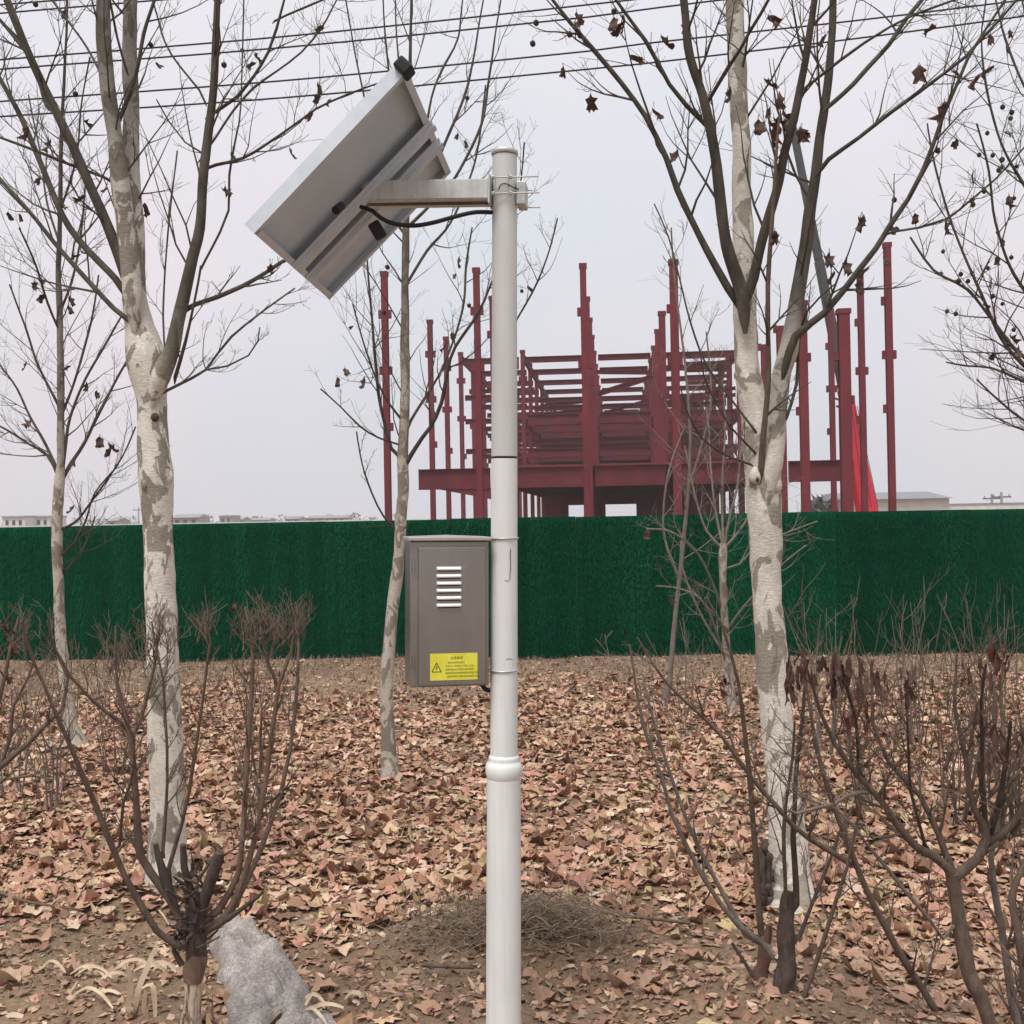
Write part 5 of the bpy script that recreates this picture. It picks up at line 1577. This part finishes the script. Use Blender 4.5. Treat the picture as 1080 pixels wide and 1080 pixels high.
# floor decks with joists
M3 = Matrix((bb_, ba, Vector((0, 0, 1)))).transposed()
for z, j0, j1, c0, c1 in ((4.08, 1, 11, 'B', 'E'), (8.17, 6, 11, 'B', 'E'), (6.0, 5, 11, 'B', 'E')):
    mb = MB()
    X0, X1, d0, d1 = rows[c0], rows[c1], DJ[j0], DJ[j1]
    mb.box(bw((X0 + X1) / 2, (d0 + d1) / 2, z), (X1 - X0, d1 - d0 - 0.3, 0.1), M3)
    mb.build('floor_deck', M_DECK, frame)
    k = 0
    dd = d0 + 1.5
    while dd < d1:
        hbeam('joist', bw(X0 + .2, dd, z - 0.26), bw(X1 - .2, dd, z - 0.26), 0.34, 0.16)
        dd += 2.0
for k in range(46):
    j = k % 11
    x0 = random.choice('BCD'); x1 = {'B': 'C', 'C': 'D', 'D': 'E'}[x0]
    z = random.choice((4.6, 5.2, 6.6, 7.2, 8.6, 9.4, 9.9))
    if j < 3: continue
    hbeam('brace', bw(rows[x0] + .25, DJ[j], z), bw(rows[x1] - .25, DJ[j], z + random.uniform(-0.3, 1.0)), 0.2, 0.14)
# ground floor back wall with two openings
Dw = 84
def opx(x): return (x - 650) * Dw / FPX
segs = [(rows['B'], opx(600), 0, 3.5), (opx(600), opx(616), 2.55, 3.5), (opx(616), opx(636), 0, 3.5), (opx(636), opx(671), 2.55, 3.5), (opx(671), rows['E'], 0, 3.5)]
for x0, x1, z0, z1 in segs:
    mb = MB(); mb.box(bw((x0 + x1) / 2, Dw, (z0 + z1) / 2), (x1 - x0, 0.2, z1 - z0), M3)
    mb.build('wall_panel', M_DECK, frame)
# upper back cladding rails: dense horizontal girts seen through the frame
for zz_ in np.arange(4.4, 8.0, 0.62):
    hbeam('girt', bw(rows['B'], 111.6, zz_), bw(rows['E'], 111.6, zz_), 0.4, 0.16)
for Xs in (-5.62, 7.68):
    mb = MB(); mb.box(bw(Xs, 97, 5.9), (0.12, 28, 3.4), M3); mb.build('side_cladding', M_DECK, frame)
# lattice stair tower right of centre
for k in range(7):
    hbeam('stair_rail', bw(4.6 + 0.12 * k, 72 + 1.5 * k, 11.9 - k * 0.25), bw(7.9, 72 + 1.5 * k, 11.9 - k * 0.25), 0.22, 0.14)

# ------------------------------------------------------------------ crane
cr = empty('mobile_crane', tuple(P(918, 560, 60)))
cr.location.z = 0
tag(cr, 'red mobile crane with its long boom raised behind the red steel columns', 'crane')
foot, mid, tipb = P(921, 575, 60), P(893, 425, 60.5), P(835, 128, 62)
def taper(a, b, w0, w1, mat, name, par):
    mb = MB()
    t = (b - a).normalized(); uu = t.cross(Vector((0, 1, 0))).normalized(); ww = t.cross(uu)
    vs = [q + uu * (i * w / 2) + ww * (j * w / 2) for q, w in ((a, w0), (b, w1)) for i, j in ((-1, -1), (1, -1), (1, 1), (-1, 1))]
    mb.add(vs, [(0, 1, 2, 3), (7, 6, 5, 4), (0, 4, 5, 1), (1, 5, 6, 2), (2, 6, 7, 3), (3, 7, 4, 0)])
    return bevel(mb.build(name, mat, par), 0.05, 1)
taper(foot, mid, 1.05, 0.72, M_CRANE, 'boom_base', cr)
taper(mid - (mid - foot).normalized() * 0.3, mid.lerp(tipb, 0.5), 0.54, 0.46, M_CRANEG, 'boom_section', cr)
taper(mid.lerp(tipb, 0.5), tipb, 0.42, 0.36, M_CRANEG, 'boom_section', cr)
mb = MB(); mb.box(tipb + Vector((-.1, 0, -.1)), (0.7, 0.5, 0.5), Matrix.Rotation(R(20), 3, 'Y')); mb.build('boom_head', M_CRANEG, cr)
mb = MB(); mb.tube([P(912, 545, 61.2), P(903, 480, 61.2)], 0.16, 10); mb.build('lift_cylinder', M_CRANE, cr, True)
mb = MB()
for a, b in (((884, 413), (887, 430)), ((880, 420), (892, 424)), ((882, 428), (896, 436)), ((887, 416), (900, 428))):
    mb.tube([P(*a, 60.2), P(*b, 60.3)], 0.06, 5)
mb.build('hose_bracket', M_CRANEG, cr)
mb = MB()
for k in range(3): mb.tube([P(898 + 3 * k, 428, 60), P(912 + 7 * k, 535, 59)], 0.018, 4)
mb.build('stay_cable', M_WIRE, cr)
mb = MB(); mb.box(Vector((foot.x + 1, foot.y, 1.15)), (9.5, 2.6, 0.9)); bevel(mb.build('carrier', M_CRANE, cr), 0.1)
mb = MB(); mb.box(Vector((foot.x - 3.2, foot.y, 1.52)), (2.0, 2.4, 1.2)); mb.v = [(x, y, z - 0.75) for x, y, z in mb.v]; bevel(mb.build('cab', M_CRANE, cr), 0.15)
mb = MB(); mb.box(Vector((foot.x + 1.2, foot.y, 1.2)), (3, 2.2, 0.7)); bevel(mb.build('turntable', M_CRANEG, cr), 0.1)
for sx in (-3.2, -1.6, 2.6, 4.2):
    for sy in (-1.2, 1.2):
        mb = MB(); c = Vector((foot.x + 1 + sx, foot.y + sy, 0.55)); mb.tube([c + Vector((0, -.18, 0)), c + Vector((0, .18, 0))], 0.55, 18)
        mb.build('wheel', M_BLACK, cr)

# ------------------------------------------------------------------ far buildings
def house(x0, x1, ytop, d, label, wallm, roofm, eave=0.45, name='farmhouse', cat='house', deep=8, gable=True, nwin=3):
    a, b = P(x0, 552, d), P(x1, 552, d)
    Wd = b.x - a.x
    cx = (a.x + b.x) / 2
    top = P((x0 + x1) / 2, ytop, d).z
    he = top * (1 - eave * 0.45) if gable else top - 0.3
    h = empty(name, (cx, d, 0)); tag(h, label, cat)
    mb = MB(); mb.box((cx, d + deep / 2, he / 2), (Wd * 0.96, deep, he)); hw = mb.build('wall', wallm, h)
    mb = MB()
    if gable:
        x_0, x_1 = cx - Wd / 2, cx + Wd / 2
        mb.add([(x_0, d - .5, he), (x_1, d - .5, he), (x_1, d + deep + .5, he), (x_0, d + deep + .5, he), (x_0 + Wd * .04, d + deep / 2, top), (x_1 - Wd * .04, d + deep / 2, top)],
               [(3, 2, 1, 0), (0, 1, 5, 4), (2, 3, 4, 5), (0, 4, 3), (1, 2, 5)])
    else:
        mb.box((cx, d + deep / 2, he + 0.15), (Wd, deep + 0.6, 0.3))
    mb.build('roof', roofm, h)
    for k in range(nwin):
        wx = cx - Wd * 0.42 + Wd * 0.84 * (k + 0.5) / nwin
        mb = MB(); mb.box((wx, d - 0.03, he * 0.72), (Wd * 0.84 / nwin * 0.45, 0.08, he * 0.26)); mb.build('window', M_GLASS, hw)
    return h
house(887, 1004, 518, 95, 'long white house with grey pitched roof behind the crane at the right', M_WHITE, M_ROOF, deep=9, nwin=0)
mb = MB()
house(2, 27, 544, 210, 'small flat-roofed white house at the far left edge of the horizon', M_WHITE, M_GREY, gable=False, nwin=3)
house(29, 53, 544, 215, 'second small flat-roofed white house from the left on the horizon', M_WHITE, M_GREY, gable=False, nwin=3)
house(180, 211, 542, 230, 'grey hipped house just right of the big left trunk on the horizon', M_GREY, M_ROOF2)
house(231, 245, 543.5, 260, 'narrow grey block left of a low hut on the horizon', M_GREY, M_GREY, gable=False, nwin=2)
house(247, 257, 545, 270, 'tiny grey hut between narrow block and hazy houses on the horizon', M_GREY, M_ROOF2, nwin=1)
house(262, 285, 546, 300, 'low hazy grey house in the middle of the left horizon', M_GREY, M_ROOF2)
house(300, 317, 544.5, 280, 'pale grey two-part house left of the longest far block', M_GREY, M_ROOF, nwin=2)
house(322, 368, 543.5, 290, 'longest far grey block just left of the slim young plane tree', M_GREY, M_ROOF2, nwin=5)
house(112, 124, 546, 240, 'small grey shed seen just left of the big left trunk', M_GREY, M_ROOF2, nwin=1)
# pale boundary wall on the horizon at the right, and a grey rail along it
wl = empty('boundary_wall', (40, 110, 0)); tag(wl, 'low whitewashed boundary wall on the horizon beyond the hoarding at right', 'wall')
mb = MB(); a, b = P(940, 533, 110), P(1120, 533, 108)
mb.box(((a.x + b.x) / 2, 109, 1.0), (b.x - a.x, 0.3, 2.35 if False else 2.3)); mb.build('wall', M_WHITE, wl)
mb = MB(); mb.box(((a.x + b.x) / 2, 109, 2.22), (b.x - a.x + .2, 0.45, 0.12)); mb.build('coping', M_ROOF, wl)
wl2 = empty('boundary_wall', (-30, 190, 0)); tag(wl2, 'long pale wall low on the left horizon below the small houses', 'wall')
mb = MB(); mb.box((-42, 190, 0.95), (100, 0.3, 1.9)); mb.build('wall', M_WHITE, wl2)
for x, yt, d, lb in ((1046, 521, 120, 'thin utility pole with crossarm on the right horizon, left of two'), (1056, 519, 112, 'thin utility pole with crossarm on the right horizon, right of two'), (146, 535, 200, 'thin utility pole left of the big left trunk on the horizon')):
    tp_ = P(x, yt, d)
    u_ = empty('utility_pole', (tp_.x, d, 0)); tag(u_, lb, 'utility pole', 'utility poles on the horizon')
    mb = MB(); mb.tube([(tp_.x, d, 0), (tp_.x, d, tp_.z)], 0.13, 8); mb.build('post', M_CONC, u_)
    mb = MB(); mb.box((tp_.x, d, tp_.z - 0.5), (2.0, 0.12, 0.12)); mb.build('crossarm', M_CRANEG, u_)
    for s in (-.8, 0, .8):
        mb = MB(); mb.tube([(tp_.x + s, d, tp_.z - .44), (tp_.x + s, d, tp_.z - .2)], 0.07, 6); mb.build('insulator', M_CONC, u_)
# far tree line
def crowns(name, label, x0, x1, d, n, hmin, hmax, nb=1300):
    mb = MB()
    Vx = []
    for k in range(n):
        x = P(x0 + (x1 - x0) * (k + random.random()) / n, 550, d).x
        h = random.uniform(hmin, hmax); w = h * random.uniform(0.3, 0.6)
        m_ = int(nb / n * 3)
        c = RNG.normal(0, 1, (m_, 3)); c /= np.linalg.norm(c, axis=1)[:, None]; c *= RNG.uniform(0.3, 1, (m_, 1)) ** 0.5
        c = c * [w, w, h * 0.42] + [x, d + random.uniform(-6, 6), h * 0.58]
        q = RNG.normal(0, 0.28, (m_, 3, 3))
        Vx.append((c[:, None, :] + q).reshape(-1, 3))
        mb.tube([(x, d, 0), (x, d, h * 0.6)], [0.2, 0.1], 5)
    V = np.concatenate(Vx)
    return tag(link(name, np_mesh(name, V, np.arange(len(V)).reshape(-1, 3), M_FAR)), label, 'trees', kind='stuff')
crowns('far_tree_line', 'hazy line of bare treetops along the left horizon', -60, 420, 320, 46, 2.0, 4.6)
crowns('far_tree_clump', 'small clump of bare bushes beside the white house at the right', 862, 892, 100, 6, 2.4, 3.4, 700)
crowns('far_tree_band', 'low hazy band of treetops along the right horizon', 990, 1200, 330, 20, 1.8, 3.6, 900)

# ------------------------------------------------------------------ overhead wires
wires = [([(-60, 68), (0, 63), (300, 38.5), (620, 5), (760, -12), (1140, -60)], 'third wire from the top at the left'),
         ([(-60, 78), (0, 73), (300, 50), (620, 18), (680, 10), (760, 0), (1140, -45)], 'lower wire of the upper pair, just above the gap over the panel'),
         ([(-60, 112), (0, 107), (300, 85), (620, 54), (680, 46), (900, 22), (1080, 0), (1140, -7)], 'upper wire of the lower pair, passing behind the panel tip'),
         ([(-60, 128), (0, 123), (300, 103), (620, 73), (680, 67), (900, 41), (1080, 17), (1140, 8)], 'lowest of the overhead wires'),
         ([(-60, 19), (0, 14), (180, -1), (400, -20)], 'highest thick wire crossing the top left corner'),
         ([(-60, 10), (0, 5), (90, -2), (300, -18)], 'topmost faint wire touching the top left corner')]
for k, (sp_, lb) in enumerate(wires):
    mb = MB()
    p, r = catmull([P(x, y, 18 + 0.1 * k) for x, y in sp_], [0.0145] * len(sp_), 0.6)
    mb.tube(p, r, 6)
    o = mb.build('overhead_wire', M_WIRE, None, True)
    tag(o, 'black overhead cable, ' + lb, 'wire', 'overhead wires crossing above the trees')

# ------------------------------------------------------------------ ground bits
# grey felt sack beside the pruned shrub
def gpt(x, y):
    v = CR @ Vector(((x - 540) / FPX, -(y - 540) / FPX, -1)); k = -EYE / v.z
    return Vector((v.x * k, v.y * k, 0))
a0, a1 = gpt(234, 996), gpt(310, 1120)
axs = (a1 - a0); La = axs.length; axs.normalize(); prp = Vector((axs.y, -axs.x, 0))
if prp.x < 0: prp = -prp
nu, nv = 90, 64
vs = []
for i in range(nu):
    for j in range(nv):
        s = i / (nu - 1); t = j / (nv - 1) * 2 - 1
        edge = 0.03 * mnoise.noise(Vector((s * 7, math.copysign(4, t), 0))) + 0.012 * mnoise.noise(Vector((s * 25, math.copysign(4, t), 0)))
        hwid = (0.085 + 0.10 * s + edge) * min(1, (s / 0.10) ** 0.5 + 0.12)
        p = a0 + axs * (s * La * 1.15 - 0.06) + prp * (t * hwid + 0.02 + 0.03 * math.sin(5 * s))
        ht = (0.16 * (1 - s) ** 1.2 + 0.05 + 0.05 * math.exp(-((s - .3) / .1) ** 2 - ((t - .5) / .3) ** 2) - 0.05 * math.exp(-((s - .22) / .07) ** 2 - ((t + .3) / .35) ** 2)) * max(0, 1 - abs(t) ** 3.0) ** 0.55
        w = mnoise.noise(Vector((p.x * 8, p.y * 8, 3))) * 0.05 - 0.075 * max(0, 1 - 5 * abs(mnoise.noise(Vector((p.x * 7 + p.y * 5, p.y * 4, 1))))) + 0.05 * (1 - abs(mnoise.noise(Vector((p.x * 11, p.y * 5 - p.x * 6, 8)))) * 4) + mnoise.noise(Vector((p.x * 40, p.y * 40, 1))) * 0.008
        e = min(1, s / 0.10)
        ht = (ht * 0.62 + 0.42 * w * (1 - abs(t) ** 4)) * (e ** 0.6)
        p.z = float(gh(p.x, p.y)) - 0.004 + max(0.0, ht)
        vs.append(p)
fs = [(i * nv + j, (i + 1) * nv + j, (i + 1) * nv + j + 1, i * nv + j + 1) for i in range(nu - 1) for j in range(nv - 1)]
mb = MB(); mb.add(vs, fs)
o = mb.build('felt_sack', M_FELT, None, True)
tag(o, 'crumpled dirty grey felt sack lying beside the foot of the pruned shrub', 'sack')

# dry maize leaves lower left
cl = gpt(120, 1060)
corn = empty('dry_maize_leaves', (cl.x, cl.y, 0))
tag(corn, 'bunch of pale straw-coloured dry maize leaves on bare soil, lower left', 'plant')
def ribbon(pts, w, parent, mat=M_STRAW, name='leaf_blade'):
    p, r = catmull(pts, [1] * len(pts), 0.015)
    mb = MB(); vs = []
    n_ = len(p)
    for i, q in enumerate(p):
        t = (p[min(i + 1, n_ - 1)] - p[max(i - 1, 0)]).normalized()
        sd_ = t.cross(Vector((0.1, -0.6, 0.8))).normalized()
        ww = w * math.sin(math.pi * (0.12 + 0.85 * i / n_)) ** 0.7
        vs += [q - sd_ * ww / 2 + Vector((0, 0, .004)), q, q + sd_ * ww / 2 + Vector((0, 0, .004))]
    fs = []
    for i in range(n_ - 1):
        fs += [(i * 3, i * 3 + 1, i * 3 + 4, i * 3 + 3), (i * 3 + 1, i * 3 + 2, i * 3 + 5, i * 3 + 4)]
    mb.add(vs, fs)
    return mb.build(name, mat, parent, True)
def gp(x, y, z=0.0):   # photo point with a base height above ground
    q = gpt(x, y); q.z = float(gh(q.x, q.y)) + z; return q
for spec, w in (([(142, 1075), (146, 1050), (156, 1025), (166, 1000)], .022), ([(134, 1085), (136, 1060), (138, 1045), (136, 1025)], .02), ([(150, 1048), (160, 1044), (163, 1060), (164, 1080)], .016),
                ([(80, 1065), (100, 1056), (115, 1050), (128, 1055)], .014), ([(82, 1044), (92, 1052), (102, 1058)], .012), ([(40, 1070), (60, 1068), (85, 1062), (100, 1060)], .014), ([(0, 1082), (12, 1076), (24, 1078)], .02),
                ([(158, 1085), (152, 1070), (154, 1050)], .016), ([(70, 1060), (76, 1050), (82, 1040)], .01), ([(170, 1000), (180, 999), (187, 1003)], .01), ([(165, 970), (172, 975), (178, 982)], .008), ([(175, 1035), (185, 1025), (195, 1022)], .01), ([(120, 1082), (128, 1072), (140, 1070)], .018)):
    # leaves stand up where the photo shows them rising
    dpt = gp(*max(spec, key=lambda q: q[1])).y
    ribbon([P(x, y, dpt - 0.01 * i) + Vector((0, 0, 0.014)) for i, (x, y) in enumerate(spec)] if spec[0][1] > 1030 else [gp(x, y, 0.012) for x, y in spec], w, corn)

for k in range(16):
    x, y = (random.uniform(-5, 190), random.uniform(1035, 1085)) if k < 11 else (random.uniform(310, 430), random.uniform(1020, 1085))
    a = random.uniform(-0.6, 0.6); L = random.uniform(18, 45)
    ribbon([gp(x + L * t * math.cos(a), y + L * t * math.sin(a) * 0.5 + 4 * math.sin(3 * t + k), 0.012 + 0.03 * math.sin(math.pi * t)) for t in (0, .35, .7, 1)], random.uniform(.008, .016), corn)

# heap of dry vines around the pole foot
mb = MB()
rs_ = random.Random(5)
for k in range(280):
    qx, qy = rs_.choice((-0.24, -0.12, 0.0, 0.1, 0.2)) + rs_.gauss(0, 0.06), rs_.gauss(4.12, 0.07)
    rr_ = ((qx - 0.03) / 0.36) ** 2 + ((qy - 4.1) / 0.22) ** 2
    top = 0.13 * math.exp(-rr_)
    a = rs_.uniform(-0.5, 0.5) + (math.pi if rs_.random() < .5 else 0)
    L = rs_.uniform(0.10, 0.30); cv = rs_.gauss(0, 3.5)
    z = float(gh(qx, qy)) + top * rs_.random() + 0.008
    pts = []
    for q in range(6):
        pts.append(Vector((qx, qy, z + 0.06 * math.sin(math.pi * q / 5) * rs_.uniform(0.3, 1))))
        qx += math.cos(a) * L / 5; qy += math.sin(a) * L / 5 * 0.7; a += cv * L / 5 + rs_.gauss(0, .12)
    r0 = rs_.uniform(0.001, 0.0028)
    mb.tube(pts, [r0] * 5 + [r0 * .4], 4, 0, False)
tag(mb.build('dry_vine_heap', M_VINE), 'heap of dry grey-brown vine stalks behind the foot of the white pole', 'plant', kind='stuff')
n = 500
x_ = RNG.normal(-0.02, 0.26, n); y_ = RNG.normal(4.3, 0.14, n)
g = blades(n, x_, y_, 0.2, 0.004, M_GRASS, 'dry_grass_heap', 1.4, 0.02, 0.9)
tag(link('dry_grass_heap', g), 'tangled brown dry grass heap left and right behind the pole', 'grass', kind='stuff')
# fallen sticks
for spec, lb in (([(-5, 952), (20, 962), (50, 970), (88, 976)], 'thin fallen stick at the left edge on the leaves'), ([(0, 765), (30, 775), (60, 790)], None), ([(445, 1027), (500, 1031)], 'short pale stick on the soil left of the pole foot'),
                 ([(650, 978), (700, 985), (728, 990)], 'crooked brown stick on the leaves right of the pole')):
    if lb is None: continue
    mb = MB(); p, r = catmull([gp(x, y, 0.04) for x, y in spec], [0.008 - 0.0015 * i for i in range(len(spec))], 0.05)
    mb.tube(p, r, 7, 0.2)
    tag(mb.build('fallen_stick', M_STEM, None, True), lb, 'stick')

# ------------------------------------------------------------------ haze
mb = MB(); mb.box((0, 190, 21), (760, 480, 44.5))
m = bpy.data.materials.new('haze'); m.use_nodes = True
nt = m.node_tree; nt.nodes.clear()
o_ = nt.nodes.new('ShaderNodeOutputMaterial'); pv = nt.nodes.new('ShaderNodeVolumePrincipled')
pv.inputs['Color'].default_value = (0.95, 0.95, 0.97, 1); pv.inputs['Density'].default_value = 0.0008
nt.links.new(pv.outputs[0], o_.inputs['Volume'])
HZ = mb.build('haze', m)
tag(HZ, kind='stuff')
print('TRIS', sum(len(o.data.polygons) for o in bpy.data.objects if o.type == 'MESH'))
